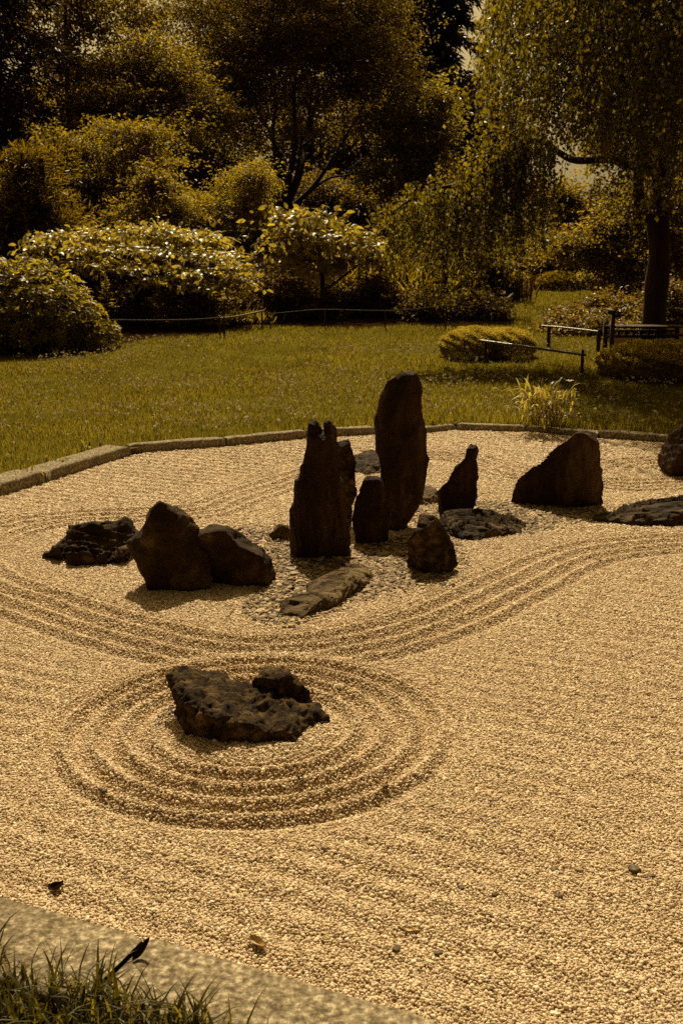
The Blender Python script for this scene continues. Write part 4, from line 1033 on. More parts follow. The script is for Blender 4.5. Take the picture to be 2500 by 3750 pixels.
def birch():
    r = np.random.default_rng(51); Y = 20.0
    trunk = [gnd(2398, 1262)]; Y = trunk[0][1]
    trunk = [trunk[0] - np.array([0, 0, .1])] + [at(u, v, Y) for u, v in [(2392, 1180), (2398, 1080), (2412, 940), (2408, 800), (2425, 650), (2445, 480), (2440, 300), (2432, 100), (2440, -150), (2430, -500)]]
    b = Vector(trunk[0])
    t = thing('weeping_birch', 'weeping birch with a stout dark trunk and long hanging leafy twigs', 'tree', b)
    T = smooth_line(trunk, 40); rad = np.linspace(.20, .10, 40); rad[:3] *= (1.5, 1.2, 1.05); rad += .012 * np.sin(np.arange(40) * 1.3)
    tr = obj('trunk', tubes('trunk', [(T, rad)], 14), M['bark'], t, b)
    limb = smooth_line([at(2400, 640, Y), at(2370, 612, Y - .1), at(2290, 606, Y - .3), at(2235, 582, Y - .5), at(2110, 588, Y - .9), at(2050, 562, Y - 1.1), at(1985, 518, Y - 1.4), at(1925, 520, Y - 1.6), at(1850, 560, Y - 1.8), at(1780, 620, Y - 2.0), at(1690, 672, Y - 2.2), at(1580, 695, Y - 2.3), at(1480, 745, Y - 2.4), at(1430, 790, Y - 2.4)], 50)
    obj('limb', tubes('limb', [(limb, np.linspace(.075, .012, 50))], 8), M['bark'], tr, b)
    limb2 = smooth_line([at(2400, 800, Y), at(2345, 770, Y), at(2335, 640, Y + .1), at(2355, 500, Y), at(2330, 380, Y - .3), at(2250, 250, Y - .6), at(2150, 150, Y - 1)], 30)
    obj('limb', tubes('limb', [(limb2, np.linspace(.10, .03, 30))], 8), M['bark'], tr, b)
    limb3 = smooth_line([at(2430, 450, Y), at(2330, 420, Y - .5), at(2230, 412, Y - 1), at(2160, 430, Y - 1.3), at(2100, 480, Y - 1.6)], 24)
    obj('limb', tubes('limb', [(limb3, np.linspace(.06, .012, 24))], 7), M['bark'], tr, b)
    limbs = [limb3, limb2]
    for (u, v, dY) in ((1950, -60, -3), (1880, 20, -1), (2250, -150, -4), (2050, -250, 1), (2620, -50, -3), (2650, 250, -3.5), (2500, 80, -4.8), (2500, -520, -5.5), (2300, -470, -6), (2720, -430, -6), (2120, -380, -5), (2900, -300, -5.5), (2600, -650, -6.5), (2300, 60, -4.5), (1830, 230, -2), (2150, 200, -4), (1960, 240, -2.5)):
        q = at(u, v, Y + dY); i = int(r.integers(22, 38))
        c = curve(T[i], q, 16, .22, .05, r); limbs.append(c)
        obj('limb', tubes('limb', [(c, np.linspace(.055, .012, 16))], 6), M['bark'], tr, b)
    starts, lens, outs = [], [], []
    # from the upper limbs and the spread around them
    for k in range(1650):
        L = limbs[r.integers(0, len(limbs))]; p = L[int(r.integers(4, len(L)))] + r.normal(size=3) * np.array([.45, .75, .35])
        starts.append(p); lens.append(r.uniform(.6, 1.9)); outs.append(unit(np.array([p[0] - T[20][0], p[1] - T[20][1], 0])))
    # spread of the outer dome
    for k in range(480):
        u = r.uniform(1740, 2700); v = r.uniform(-250, 330); Yy = Y + r.uniform(-5.2, 1.5)
        if u < 1740 + 0.15 * max(v, 0) and r.random() < .8: continue
        p = at(u, v, Yy); starts.append(p); lens.append(r.uniform(.7, 1.7)); outs.append(unit(np.array([p[0] - T[20][0], p[1] - T[20][1], 0])))
    st2, ln2 = [], []
    starts = [p for p in starts if not (lambda d: 1950 < 1250 + FPX * d[0] / (d @ FW) < 2160 and 440 < 1875 - FPX * (d @ UP) / (d @ FW) < 660)(p - np.array([0, 0, CAM_H]))]
    for p, l in zip(starts, lens):       # keep the twigs short where the crown opens to the sky under the low limb
        d = p - np.array([0, 0, CAM_H]); dep = d @ FW; u = 1250 + FPX * d[0] / dep; v = 1875 - FPX * (d @ UP) / dep
        if u < 2300: l = min(l, max(.15, (np.interp(u, [1430, 1580, 1690, 1850, 1985, 2110, 2300], [760, 670, 640, 540, 480, 540, 580]) - v) * mpp(p[1])))
        if 1950 < u < 2160: l = min(l, max(.15, (500 - v) * mpp(p[1])))
        elif u >= 2150: l = min(l, max(.3, (760 - v) * mpp(p[1])))
        ln2.append(l)
    kp = [i for i, p in enumerate(starts) if not (lambda d: 1250 + FPX * d[0] / (d @ FW) < 1775 and 1875 - FPX * (d @ UP) / (d @ FW) < 250)(p - np.array([0, 0, CAM_H]))]
    starts, ln2, outs = [starts[i] for i in kp], [ln2[i] for i in kp], [outs[i] for i in kp]
    P, D, val, lines = strands(starts, ln2, r, per_m=35, out=outs)
    # curtain under the low limb
    s3, l3 = [], []
    for k in range(230):
        i = int(r.integers(23, 50)); p = limb[i] + r.normal(size=3) * np.array([.22, .30, .08]); s3.append(p)
        f = (i - 16) / 34
        l3.append(r.uniform(.35, 1.0) * (1.75 if .15 < f < .8 else .8))
    P2, D2, v2, lines2 = strands(s3, l3, r, per_m=46, sway=.10)
    for nm, (PP, DD, vv, LL) in {'crown': (P, D, val, lines), 'hanging_twigs': (P2, D2, v2, lines2)}.items():
        N = unit(r.normal(size=PP.shape) + np.array([0, -.2, .25]))
        L = .062 * r.uniform(.65, 1.25, len(PP))
        o = obj(nm, leaf_mesh(nm, PP, DD, N, L, L * .72, vv, .12, .12), M['leaf_birch'], t, b)
        obj('twigs', tubes('twigs', LL, 3), M['bark_pale'], t, b, kind='stuff')
birch()
def weeping_small():
    r = np.random.default_rng(52); Y = 24.6
    p = at(1640, 1130, Y); b = Vector((p[0], Y, float(terrain(p[0], Y)) - .05))
    t = thing('weeping_tree', 'low tree with dark leaning stems under the birch\'s curtain', 'tree', b)
    ends = []
    for pts, rd in (([(1632, 1060), (1630, 980), (1590, 890), (1560, 800)], .11), ([(1690, 1040), (1750, 970), (1790, 920), (1850, 850), (1900, 790)], .065), ([(1650, 1040), (1680, 960), (1690, 860), (1720, 780)], .06), ([(1600, 1030), (1570, 960), (1520, 880)], .05)):
        S = smooth_line([np.array(b)] + [at(u, v, Y + r.uniform(-.3, .3)) for u, v in pts], 20)
        obj('stem', tubes('stem', [(S, np.linspace(rd, rd * .25, 20))], 8), M['bark'], t, b); ends.append(S)
    s, l = [], []
    for k in range(230):
        u = r.uniform(1450, 1890); v = 800 - 90 * math.sin((u - 1450) / 530 * 3.14) + r.uniform(-60, 110)
        s.append(at(u, v, Y + r.uniform(-1.2, 1.2))); l.append(min(r.uniform(.4, 1.25), (975 - v) * mpp(Y)))
    P, D, val, lines = strands(s, l, r, per_m=40, sway=.1)
    N = unit(r.normal(size=P.shape) + np.array([0, 0, .3])); L = .065 * r.uniform(.65, 1.25, len(P))
    obj('crown', leaf_mesh('crown', P, D, N, L, L * .65, val, .12, .12), M['leaf_birch'], t, b)
    obj('twigs', tubes('twigs', lines, 3), M['bark_pale'], t, b, kind='stuff')
weeping_small()
simple_tree('broadleaf_tree', 'sunlit light-leaved tree spreading behind the birch trunk and bench', 'tree',
    TP(27, (2300, 1130), (2290, 1020), (2260, 900), (2240, 780)), .09,
    [E(2110, 900, 110, 50, 27), E(2230, 860, 110, 60, 27), E(2170, 960, 120, 50, 26.8), E(2290, 960, 100, 60, 26.8), E(2280, 1030, 80, 45, 26.5), E(2300, 760, 90, 70, 27.3), E(2440, 900, 110, 110, 27), E(2480, 760, 110, 110, 27.4), E(2460, 1030, 100, 60, 26.6)],
    22000, .10, .5, 'leaf', 53, per=24, clump=.2, flat=.45, twigs=50)
# --- clipped mounds
def clipped(label, ells, n, size, mat, seed, cat='shrub', name='clipped_mound', group='clipped mounds', p_=2.15):
    r = np.random.default_rng(seed)
    pick = r.choice(len(ells), n, p=(lambda a: a / a.sum())(np.array([e[1][0] * e[1][1] for e in ells])))
    C = np.array([e[0] for e in ells])[pick]; Rr = np.array([e[1] for e in ells])[pick]
    d = unit(r.normal(size=(n, 3)) + np.array([0, 0, .1]))
    q = d / (np.sum(np.abs(d) ** p_, axis=1, keepdims=True) ** (1 / p_))
    lump = 1 + .05 * np.sin(q[:, :1] * 9 + seed) * np.sin(q[:, 1:2] * 7) + .03 * np.sin(q[:, 2:3] * 15 + q[:, :1] * 12)
    P = C + q * Rr * lump * (1 - .10 * r.random((n, 1)) ** 2)
    k = P[:, 2] > terrain(P[:, 0], P[:, 1])
    P, q, Rr = P[k], q[k], Rr[k]; n = len(P)
    out = unit(q / Rr)
    D = unit(out + .7 * r.normal(size=(n, 3)) + np.array([0, 0, .3])); N = unit(out * .5 + .8 * r.normal(size=(n, 3)) + np.array([0, 0, .4]))
    e0 = ells[0][0]; b = Vector((e0[0], e0[1], float(terrain(e0[0], e0[1]))))
    t = thing(name, label, cat, b, group)
    L = size * r.uniform(.7, 1.3, n)
    val = np.clip(.5 + .3 * (vnoise(P[:, 0] * 5, P[:, 2] * 5 + P[:, 1] * 3, 3) - .5) * 2 + .2 * r.normal(size=n), 0, 1)
    obj('crown', leaf_mesh('crown', P, D, N, L, L * .5, val, .12, .1), M[mat], t, b)
    lines = [(curve(np.array(b) + r.normal(size=3) * np.array([.1, .1, 0]) - np.array([0, 0, .05]), P[i], 6, .1, .08, r), np.linspace(.02, .006, 6)) for i in r.choice(n, 60, replace=False)]
    obj('stems', tubes('stems', lines, 4), M['bark'], t, b, kind='stuff')
def mound_at(u, vb, ru, h_px, ry):
    g = gnd(u, vb); Y = g[1] + ry * .8; k = mpp(Y)
    return (np.array([at(u, vb, Y)[0], Y, float(terrain(g[0], Y)) + h_px * k * .40]), np.array([ru * k, ry, h_px * k * .60]))
clipped('low clipped cushion bush beyond the bamboo rail', [mound_at(1735, 1322, 125, 112, .55), mound_at(1850, 1322, 108, 108, .5)], 80000, .023, 'leaf_clip', 61, p_=2.0)
clipped('wide shaded mossy mound below the birch trunk', [mound_at(2420, 1400, 235, 118, .9), mound_at(2640, 1400, 200, 140, .9)], 40000, .05, 'leaf_clip', 62, p_=2.0)
clipped('clipped dark dome at the end of the far lawn', [E(2040, 1040, 75, 42, 33.5, .9)], 9000, .06, 'leaf_dark', 63)
clipped('clipped lighter dome beside the dark dome at the far lawn', [E(2130, 1035, 70, 40, 34.2, .9)], 9000, .06, 'leaf_clip', 64)
# --- rose-like bushes by the bench
for k, (es, n, lab) in enumerate([
    ([E(2060, 1200, 50, 36, 20.6), E(2020, 1205, 40, 40, 20.4), E(2080, 1225, 60, 40, 19.8)], 6500, 'leafy reddish bush behind the post of the short rail'),
    ([E(2200, 1145, 70, 42, 22.0), E(2130, 1175, 60, 40, 21.3), E(2170, 1210, 70, 40, 20.2)], 8500, 'tall reddish bush left of the bench back'),
    ([E(2270, 1140, 90, 50, 22.4), E(2320, 1170, 70, 55, 21.8), E(2300, 1215, 90, 40, 20.6)], 8500, 'pale-speckled bush directly behind the bench'),
    ([E(2470, 1120, 90, 60, 22.4), E(2440, 1170, 70, 60, 22)], 6000, 'reddish bush on the far side of the birch trunk')]):
    c = es[0][0]
    simple_tree('flowering_bush', lab, 'bush', [[c[0], c[1], 0], [c[0], c[1], c[2] - .3], c], .03, es, n, .075, .55, 'leaf_rose', 800 + k, 'leafy bushes by the bench', per=16, clump=.13, twigs=30)
# --- small plants under the layered shrub
def spike(u, v, Y, h, lab, seed):
    r = np.random.default_rng(seed); p = at(u, v, Y); b = Vector((p[0], Y, float(terrain(p[0], Y))))
    hh = p[2] - b.z
    t = thing('spike_plant', lab, 'plant', b)
    n = 150; f = r.random(n) ** .7
    P = np.c_[np.full(n, p[0]), np.full(n, Y), b.z + hh * (.35 + .65 * f)]
    a = r.uniform(0, 6.28, n); D = np.c_[np.cos(a), np.sin(a), r.uniform(.1, .9, n)]
    L = .20 * (1.15 - f) * r.uniform(.7, 1.2, n)
    obj('leaves', leaf_mesh('leaves', P, D, np.tile([0, 0, 1.], (n, 1)) + .2 * r.normal(size=(n, 3)), L, L * .3, r.random(n), .1, .2), M['leaf'], t, b)
    obj('stem', tubes('stem', [(np.array([np.array(b), [p[0], Y, b.z + hh * .5], [p[0], Y, b.z + hh]]), np.array([.015, .012, .006]))], 6), M['bark'], t, b)
spike(388, 1005, 20.6, 1.0, 'upright spire-like plant between the rounded bush and layered shrub', 71)

# ------------------------------------------------------------------ rails, posts, bench
def rail_fence(label, rail_px, posts, rr=.022, pr=.026, nodes=True, bow=0.0, group='bamboo rails around the lawn', mat='bamboo', dY=0.0):
    """posts: (u, v_foot, v_top) standing on the ground; rail_px: list of (u, v) carried at the posts' distance"""
    g = [gnd(u, vf) for u, vf, vt in posts]
    xs_ = [p[0] for p in posts]; ys_ = [q[1] for q in g]
    b = Vector(g[0]); t = thing('rail_fence', label, 'fence', b, group)
    for (u, vf, vt), q in zip(posts, g):
        top = at(u, vt, q[1])
        n = 7; z = np.linspace(q[2] - .15, top[2], n)
        obj('post', tubes('post', [(np.c_[np.full(n, q[0]), np.full(n, q[1]), z], np.r_[np.full(n - 1, pr), pr * .93])], 10), M['post'], t, b)
    o_ = np.argsort(xs_)
    L = [at(u, v, float(np.interp(u, np.array(xs_)[o_], np.array(ys_)[o_])) - pr - rr * .6 + dY) for u, v in rail_px]
    S = smooth_line(L, 60) if len(L) > 2 else np.linspace(L[0], L[1], 60)
    rad = np.full(60, rr)
    if nodes: rad[8::13] *= 1.18
    obj('rail', tubes('rail', [(S, rad)], 9), M[mat], t, b)
rail_fence('bamboo rail on two posts crossing in front of the low clipped cushion bush', [(1754, 1247), (1940, 1272), (2143, 1300)], [(1775, 1334, 1238), (2128, 1376, 1281)], .019, .022)
rail_fence('short bamboo rail on a stout post before the reddish bushes', [(1978, 1193), (2080, 1202), (2190, 1215)], [(2006, 1270, 1186), (2188, 1290, 1205)], .016, .032)
rail_fence('pale bamboo rail in the shade of the layered shrub', [(400, 1172), (560, 1173), (700, 1171), (800, 1164)], [(430, 1262, 1168), (806, 1236, 1158)], .013, .018, mat='post')
rail_fence('bowed bamboo rail rising beside the tuft of lit grass', [(808, 1166), (880, 1156), (968, 1137)], [(822, 1234, 1158), (960, 1204, 1136)], .015, .018)
rail_fence('thin sagging rail across the dark hollow', [(982, 1151), (1080, 1141), (1180, 1134), (1400, 1138), (1520, 1132), (1640, 1116)], [(990, 1203, 1146), (1190, 1206, 1132), (1410, 1206, 1136), (1630, 1206, 1114)], .010, .014, nodes=False, mat='post')  # dark post material stands in for the shade on this rail
rail_fence('bent bamboo hoop at the corner of the far lawn', [(1846, 1108), (1850, 1096), (1862, 1088), (1876, 1076)], [(1848, 1132, 1104), (1876, 1110, 1074)], .024, .02)
rail_fence('bamboo rail beyond the birch trunk above the shaded mound', [(2425, 1225), (2480, 1226), (2620, 1232)], [(2436, 1290, 1220), (2610, 1300, 1222)], .022, .03)
def bar(name, a, b_, w, h, parent, base, mat):
    a = np.asarray(a, float); b_ = np.asarray(b_, float); d = unit(b_ - a)
    up = np.array([0, 0, 1.]) if abs(d[2]) < .9 else np.array([0, 1., 0])
    s = unit(np.cross(d, up)); u = np.cross(s, d); V = []
    for p in (a, b_):
        for (i, j) in ((-1, -1), (1, -1), (1, 1), (-1, 1)): V.append(p + s * w / 2 * i + u * h / 2 * j)
    F = [(0, 1, 2, 3), (7, 6, 5, 4), (0, 4, 5, 1), (1, 5, 6, 2), (2, 6, 7, 3), (3, 7, 4, 0)]
    return obj(name, np_mesh(name, V, [F]), mat, parent, base)
def bench():
    g = gnd(2236, 1292); Y = g[1]
    x0, x1 = g[0], g[0] + 1.15
    z0 = float(terrain(x0, Y)); top = at(2236, 1176, Y)[2]; b = Vector((x0, Y, z0))
    t = thing('bench', 'dark slatted wooden bench beside the birch trunk', 'bench', b)
    W = M['wood']; yb, yf = Y + .42, Y
    for x in (x0, x1):
        bar('leg', (x, yf, z0 - .05), (x, yf, z0 + .62), .06, .06, t, b, W)
        bar('leg', (x, yb, z0 - .05), (x, yb + .06, top + .02), .06, .06, t, b, W)
        bar('armrest', (x, yf - .05, z0 + .64), (x, yb, z0 + .66), .08, .035, t, b, W)
    zt = at(2290, 1196, yb)[2]; zm = at(2290, 1212, yb)[2]; zl = at(2290, 1232, yb)[2]
    for z_, h in ((zt, .05), (zm, .035), (zl, .05)):
        bar('back_rail', (x0 + .04, yb + .03, z_), (x1 - .04, yb + .03, z_), .03, h, t, b, W)
    for k in range(9):
        x = x0 + .10 + k * (x1 - x0 - .2) / 8
        bar('back_slat', (x, yb + .032, zl - .002), (x, yb + .032, zm + .002), .045, .018, t, b, W)
    for k in range(5):
        y = yf + .02 + k * .09
        bar('seat_slat', (x0 - .02, y, z0 + .40), (x1 + .02, y, z0 + .40), .07, .025, t, b, W)
bench()

# ------------------------------------------------------------------ lawn grass
def grass_blades(P, h, wd, r, lean=.45):
    n = len(P)
    a = r.uniform(0, 6.283, n); D = unit(np.c_[np.cos(a) * lean * r.random(n), np.sin(a) * lean * r.random(n), np.ones(n)])
    S = np.c_[-np.sin(a), np.cos(a), np.zeros(n)]
    L = (h * r.uniform(.5, 1.3, n))[:, None]; w_ = (wd * r.uniform(.7, 1.3, n))[:, None]
    bend = np.c_[np.cos(a), np.sin(a), np.zeros(n)] * L * r.uniform(.1, .5, n)[:, None]
    V = np.stack([P - S * w_ / 2, P + S * w_ / 2, P + D * L + bend], 1).reshape(-1, 3)
    return V
r = np.random.default_rng(81)
gx, gy = [], []
for y0, y1, dens in ((6.0, 11, 2600), (11, 16, 1500), (16, 22, 900), (22, 36, 420)):
    hw = y1 * .36
    n = int(dens * 2 * hw * (y1 - y0))
    gx.append(r.uniform(-hw, hw, n)); gy.append(r.uniform(y0, y1, n))
gx, gy = np.concatenate(gx), np.concatenate(gy)
k = (gy > kfar(gx) + np.where(gx < -1.5, .22, .11)) & (soil_f(gx, gy) < .5) & in_view(gx, gy, terrain(gx, gy), 150, 60)
gx, gy = gx[k], gy[k]
patch = fbm(gx * .9, gy * .9, 21)
k = r.random(len(gx)) < .55 + 1.0 * (patch - .25); gx, gy, patch = gx[k], gy[k], patch[k]
P = np.c_[gx, gy, terrain(gx, gy) - .005]
edge = np.clip(1 - (gy - kfar(gx) - .14) / .25, 0, 1)
h = .036 * (.7 + .9 * patch) * (1 + 1.0 * edge) * (1 + .02 * gy)
V = grass_blades(P, h, .0035 + .00045 * gy, r)
me = np_mesh('lawn_grass', V, [np.arange(len(V)).reshape(-1, 3)], val=np.repeat(np.clip(patch * .9 + .18 * r.normal(size=len(P)) + .1, 0, 1), 3))
o = obj('lawn_grass', me, M['grass'], kind='stuff', label='mown lawn grass dotted with clover', cat='grass')
N_GR = len(P)
# clover heads
n = 12000
x = r.uniform(-4.5, 6, n); y = r.uniform(6.5, 19, n)
k = (y > kfar(x) + .3) & (soil_f(x, y) < .5) & (r.random(n) < np.clip(fbm(x * .8, y * .8, 31) * 2.6 - .7, .05, 1)) & in_view(x, y, terrain(x, y), 60, 60)
x, y = x[k], y[k]; n = len(x)
P = np.repeat(np.c_[x, y, terrain(x, y) + r.uniform(.05, .10, n)], 3, 0)
me = leaf_mesh('clover_heads', P - np.array([0, 0, .006]), unit(r.normal(size=P.shape) * .4 + np.array([0, 0, 1])), unit(r.normal(size=P.shape)), .026, .026, r.random(len(P)), .1, 0)
obj('clover_heads', me, M['clover'], kind='stuff', label='pale clover flower heads sprinkled over the lawn', cat='clover')

# near grass over the kerb
r = np.random.default_rng(82)
n = 6800
x = r.uniform(-1.6, 1.2, n); d = r.gamma(1.6, .09, n) ; y = kfront(x) - KW + .055 - d + .05 * (fbm(x * 7, x * 0 + 3, 41) - .45)
thin = np.where(x > -0.25, .35, 1.0) * (1 - .85 * np.exp(-((x + .72) / .10) ** 2) * (d < .10))
k = (r.random(n) < thin) & in_view(x, y, np.zeros(n), 400, 500)
x, y = x[k], y[k]; n = len(x)
z0 = np.where(y > kfront(x) - KW - .02, .015, near_z(x, y) - .01)
a = r.uniform(0, 6.283, n); lean = r.uniform(.25, 1.15, n)
dirv = np.c_[np.cos(a), np.sin(a), np.zeros(n)]
L = (.04 + .11 * r.random(n) ** 1.8)[:, None]; wv = (r.uniform(.0035, .0095, n))[:, None]
S = np.c_[-np.sin(a), np.cos(a), np.zeros(n)]
rows = []
for f in (0, .4, .75, 1.0):
    c = np.c_[x, y, z0] + dirv * L * (lean[:, None] * f ** 1.7) * .9 + np.array([0, 0, 1]) * L * (f - .45 * lean[:, None] * f ** 2.4)
    ww = wv * (1 - f ** 2.2) * .5
    rows += [c - S * ww, c + S * ww] if f < 1 else [c]
V = np.stack(rows, 1).reshape(-1, 3); i = np.arange(n)[:, None] * 7
me = np_mesh('near_grass', V, [np.concatenate([i + np.array([0, 1, 3, 2]), i + np.array([2, 3, 5, 4])]), i + np.array([4, 5, 6])], val=np.repeat(np.clip(r.normal(.5, .25, n), 0, 1), 7))
obj('near_grass', me, M['grass_near'], kind='stuff', label='long rough grass leaning over the front kerb', cat='grass')

# ------------------------------------------------------------------ lily clump and weeds by the far kerb
def leaf_blade(name, L, W, bend, r, n=7):
    t = np.linspace(0, 1, n)
    z = L * (t - bend * t ** 2.6 * .8); x = L * bend * t ** 1.9 * .95
    w_ = W * np.sin(np.pi * np.clip(t * .86 + .14, 0, 1)) ** .8 * .5
    V = []
    for a, b_, c in zip(x, z, w_): V += [(a, -c, b_ + c * .25), (a, 0, b_), (a, c, b_ + c * .25)]
    i = np.arange(n - 1)[:, None] * 3
    F = np.concatenate([i + np.array([0, 1, 4, 3]), i + np.array([1, 2, 5, 4])])
    return np_mesh(name, V, [F], True, val=np.full(len(V), r.uniform(.2, 1)))
def leafy_clump(name, label, pos, n, L, W, seed, mat='lily', spread=.1, bend=(.1, .9), cat='plant', tall=None):
    r = np.random.default_rng(seed)
    t = thing(name, label, cat, Vector(pos))
    protos = [leaf_blade('leaf', L * s, W, b_, r) for s, b_ in zip(r.uniform(.7, 1.1, 8), np.linspace(bend[0], bend[1], 8))]
    for k in range(n):
        me = protos[r.integers(0, 8)]
        o = bpy.data.objects.new('leaf', me); COL.objects.link(o)
        if not me.materials: me.materials.append(M[mat])
        o.parent = t
        zz = tall * r.random() ** .7 if tall else 0
        o.location = (r.normal(0, spread), r.normal(0, spread * .7), zz)
        a_ = math.atan2(o.location[1], o.location[0]) + r.normal(0, .9)
        o.rotation_euler = (r.normal(0, .15), r.normal(0.05, .2), a_)
        s = r.uniform(.6, 1.15); o.scale = (s, s, s)
    return t
g = on(2005, 1580, LAWN0); g[1] += .22; g[2] = LAWN0
t = leafy_clump('lily_clump', 'bright strappy-leaved clump growing over the far kerb', g, 270, .19, .020, 91, spread=.15, bend=(.15, 1.0), tall=.34)
r = np.random.default_rng(92)
lines = []
for k in range(34):
    q = np.array([r.normal(0, .09), r.normal(0, .06), 0]); lines.append((curve(q, q + np.array([r.normal(0, .07), r.normal(0, .05), r.uniform(.2, .36)]), 6, 0, .06, r), np.linspace(.004, .002, 6)))
obj('stems', tubes('stems', lines, 5), M['bark_pale'], t, kind='stuff')
fs = smooth_line([[.16, 0, 0], [.18, 0, .2], [.215, -.01, .36], [.225, -.01, .44]], 14)
fst = obj('flower_stem', tubes('flower_stem', [(fs, np.linspace(.005, .003, 14))], 6), M['lily'], t)
arch = smooth_line([[.215, -.01, .33], [.27, -.01, .41], [.36, -.02, .43], [.43, -.02, .40]], 9)
wA = .013 * np.sin(np.linspace(.4, 3.1, 9)); V = np.empty((18, 3)); V[0::2] = arch + np.c_[np.zeros(9), wA, np.zeros(9)]; V[1::2] = arch - np.c_[np.zeros(9), wA, np.zeros(9)]
i = np.arange(8)[:, None] * 2
obj('leaf', np_mesh('leaf', V, [i + np.array([0, 1, 3, 2])], True, val=np.full(18, .8)), M['lily'], t)
pp = np.tile(fs[-1], (7, 1)); ang = np.arange(7) * .9
obj('flower', leaf_mesh('flower', pp, np.c_[np.cos(ang), np.sin(ang), .6 + 0 * ang], np.tile([0, 0, 1.], (7, 1)), .05, .02, np.full(7, .9), .1, .2, 4), M['clover'], fst)
for k, (u, v, n, L, lab) in enumerate([
    (330, 1650, 22, .12, 'broad-leaved weed beside the long kerb stone'),
    (215, 1700, 16, .10, 'low weed where two kerb stones meet'),
    (60, 1765, 14, .08, 'small weed at the very end of the kerb in view'),
    (1590, 1560, 26, .12, 'grassy weed tuft between the tallest stone and the kerb corner'),
    (2130, 1560, 16, .12, 'grassy weed tuft right beside the strappy-leaved clump')]):
    g = on(u, v, LAWN0); g[2] = LAWN0
    if g[1] < kfar(g[0]) + .2: g[1] = kfar(g[0]) + (.34 if k < 3 else .2)
    leafy_clump('weed', lab, g, n, L, .018 if k < 3 else .008, 930 + k, mat='grass', spread=.03 if k > 2 else .05, bend=(.1, .8))

# ------------------------------------------------------------------ litter on the gravel: stray pebbles, leaves
def pebble_mesh(name, size, seed, flat=.6):
    import bmesh
    bm = bmesh.new(); bmesh.ops.create_icosphere(bm, subdivisions=3, radius=1)
    for v in bm.verts:
        q = v.co.copy(); n_ = mnoise.noise(q * 1.1 + Vector((seed, 0, 0))) * .35 + mnoise.noise(q * 2.6 + Vector((0, seed, 0))) * .10
        v.co = Vector((q.x * 1.35, q.y, q.z * flat)) * size * (1 + n_)
    me = bpy.data.meshes.new(name); bm.to_mesh(me); bm.free()
    me.polygons.foreach_set('use_smooth', np.ones(len(me.polygons), bool))
    return me
peb = [(487, 2842, .011, 'pebble_grey', 'rounded pale pebble lying on the raked circles, larger than the gravel'),
       (2320, 3186, .016, 'pebble_dark', 'dark oblong pebble on open smooth gravel, biggest of the dark ones'),
       (2380, 3210, .008, 'pebble_dark', 'small dark pebble close beside the biggest dark oblong pebble'),
       (525, 2500, .011, 'pebble_dark', 'dark pebble between the hump-backed stone and the raked circles'),
       (470, 2570, .011, 'pebble_dark', 'dark pebble on the outermost raked circle, behind the rugged stone'),
       (380, 2910, .011, 'pebble_dark', 'dark pebble on a raked circle on the kerb side of the rugged stone'),
       (1410, 2900, .010, 'pebble_dark', 'dark pebble just outside the raked circles, towards the open gravel'),
       (2190, 2060, .011, 'pebble_dark', 'dark pebble by the raked curve below the long layered stone'),
       (1450, 3480, .010, 'pebble_dark', None), (1600, 3490, .009, 'pebble_dark', None), (2030, 3180, .009, 'pebble_dark', None), (2045, 3280, .009, 'pebble_dark', None), (1810, 3275, .008, 'pebble_dark', None),
       (1690, 3250, .007, 'pebble_dark', None), (1980, 2580, .008, 'pebble_dark', None), (2110, 2485, .009, 'pebble_dark', None), (2310, 2400, .008, 'pebble_dark', None), (1820, 2840, .008, 'pebble_dark', None),
       (580, 3290, .010, 'pebble_grey', 'grey pebble near the front kerb beside the crumpled dark leaf'),
       (1190, 3110, .010, 'pebble_grey', 'grey pebble just outside the raked circles on the kerb side'),
       (2120, 3182, .009, 'pebble_grey', None), (1580, 2950, .009, 'pebble_grey', None)]
for k, (u, v, s, m_, lab) in enumerate(peb):
    p = on(u, v, .005); z_ = float(gravel_h(p[0:1], p[1:2])[0])
    o = obj('pebble', pebble_mesh('pebble', s, k * 3.1), M[m_], label=lab or ('stray dark pebble on the open smooth gravel, darker than the pebbles around it' if m_ == 'pebble_dark' else 'stray grey pebble on the open smooth gravel, larger than its neighbours'), cat='pebble', group=None if lab else ('stray dark pebbles' if m_ == 'pebble_dark' else 'stray grey pebbles'))
    o.location = (p[0], p[1], z_ + s * .45); o.rotation_euler = (0.1, .1, k * 1.7)
for k, (u, v, s) in enumerate([(1062, 2085, .022), (1075, 2103, .026), (1000, 2100, .016), (925, 2160, .015), (1240, 2080, .02), (1330, 2160, .016), (1480, 2150, .015), (1850, 1950, .018), (1210, 2015, .018)]):
    p = on(u, v, .005)
    o = obj('pebble', pebble_mesh('pebble', s, 50 + k * 2.3, .4), M['pebble_grey'], label='smooth pale flat pebble among the dark shingle', cat='pebble', group='pale flat pebbles in the shingle')
    o.location = (p[0], p[1], float(gravel_h(p[0:1], p[1:2])[0]) + s * .35); o.rotation_euler = (.1, .1, k * 2.1)
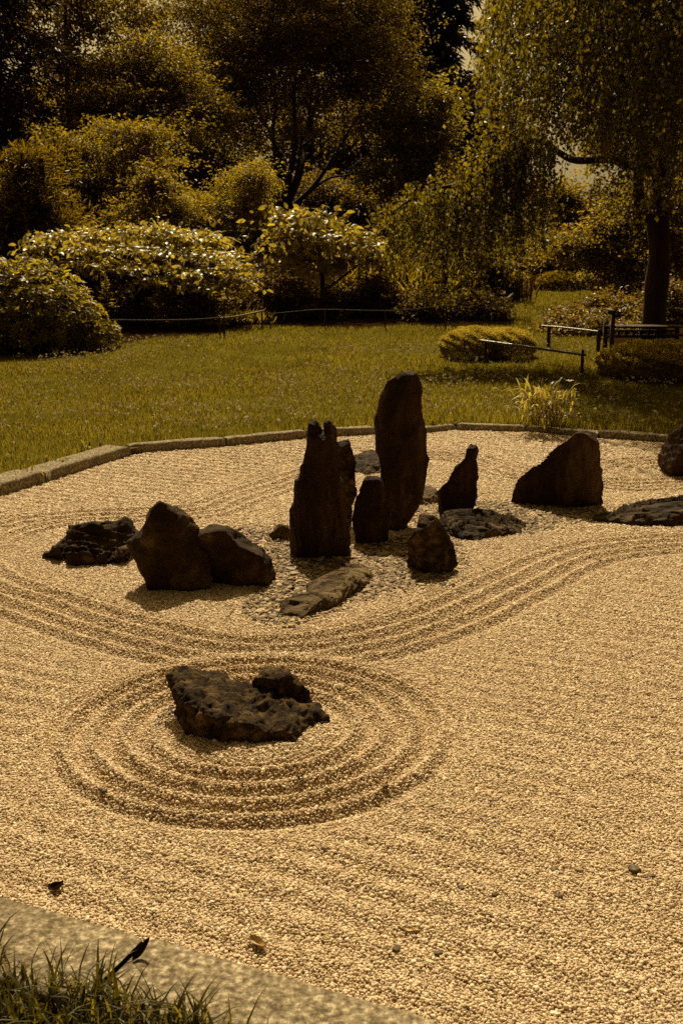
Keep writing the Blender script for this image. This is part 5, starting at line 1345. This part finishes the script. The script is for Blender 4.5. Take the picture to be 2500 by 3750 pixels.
def dead_leaf(name, label, pos, rotz, L, W, curl, mat, tilt=(0, 0), cat='leaf'):
    if name == 'fallen_leaf': pos = (pos[0], pos[1], float(gravel_h(np.array([pos[0]]), np.array([pos[1]]))[0]) + .004)
    nu, nv = 14, 7; V = []
    for i in range(nu):
        f = i / (nu - 1); w_ = W * (math.sin(math.pi * min(1, f * .95 + .03)) ** .7) * (1 - .25 * f)
        for j in range(nv):
            q = (j / (nv - 1) - .5) * 2
            V.append((f * L - L / 2, q * w_ / 2, curl * (q * q * W * .8 + (f - .4) ** 2 * L * .8) + .0015 * math.sin(9 * f + 4 * q)))
    i = np.arange(nu - 1)[:, None] * nv; j = np.arange(nv - 1)[None]
    F = np.stack([i + j, i + nv + j, i + nv + j + 1, i + j + 1], -1).reshape(-1, 4)
    V = np.array(V)
    n_ = len(V); V2 = np.vstack([V, V - np.array([0, 0, .0008])]); F2 = np.vstack([F, F[:, ::-1] + n_])
    b = thing(name, label, cat, Vector(pos))
    b.rotation_euler = (tilt[0], tilt[1], rotz)
    obj('blade', np_mesh('blade', V2, [F2], True), mat, b)
    obj('stalk', tubes('stalk', [(np.array([[-L * .5, 0, curl * .13 * L], [-L * .62, .004, curl * .1 * L], [-L * .74, .01, .003]]), np.array([.0012, .001, .0008]))], 5), mat, b)
    return b
p = on(945, 3455, .012); dead_leaf('fallen_leaf', 'curled tan dead leaf on gravel beside the front kerb', p + np.array([0, 0, .004]), -.75, .058, .026, .5, M['deadleaf'], (.12, .1))
p = on(1508, 3402, .010); dead_leaf('fallen_leaf', 'flat tan dead leaf lying in open gravel', p + np.array([0, 0, .003]), -.15, .042, .018, .25, M['deadleaf'])
p = on(268, 2765, .01); dead_leaf('fallen_leaf', 'small russet leaf within the raked circles', p, .4, .028, .014, .3, M['deadleaf'])
p = on(205, 3245, .01); dead_leaf('fallen_leaf', 'crumpled dark leaf on gravel near the front kerb', p, .3, .04, .024, .7, M['deadleaf_dark'])
p = on(1100, 2860, .01); dead_leaf('fallen_leaf', 'tiny dark leaf fragment on the outer raked circle', p, 1.0, .026, .014, .6, M['deadleaf_dark'])
p = on(515, 3510, .026); dead_leaf('upright_dead_leaf', 'dark shrivelled leaf standing up across the kerb joint', p + np.array([.004, .0, .024]), .75, .060, .020, .5, M['deadleaf_dark'], (.6, -.65))
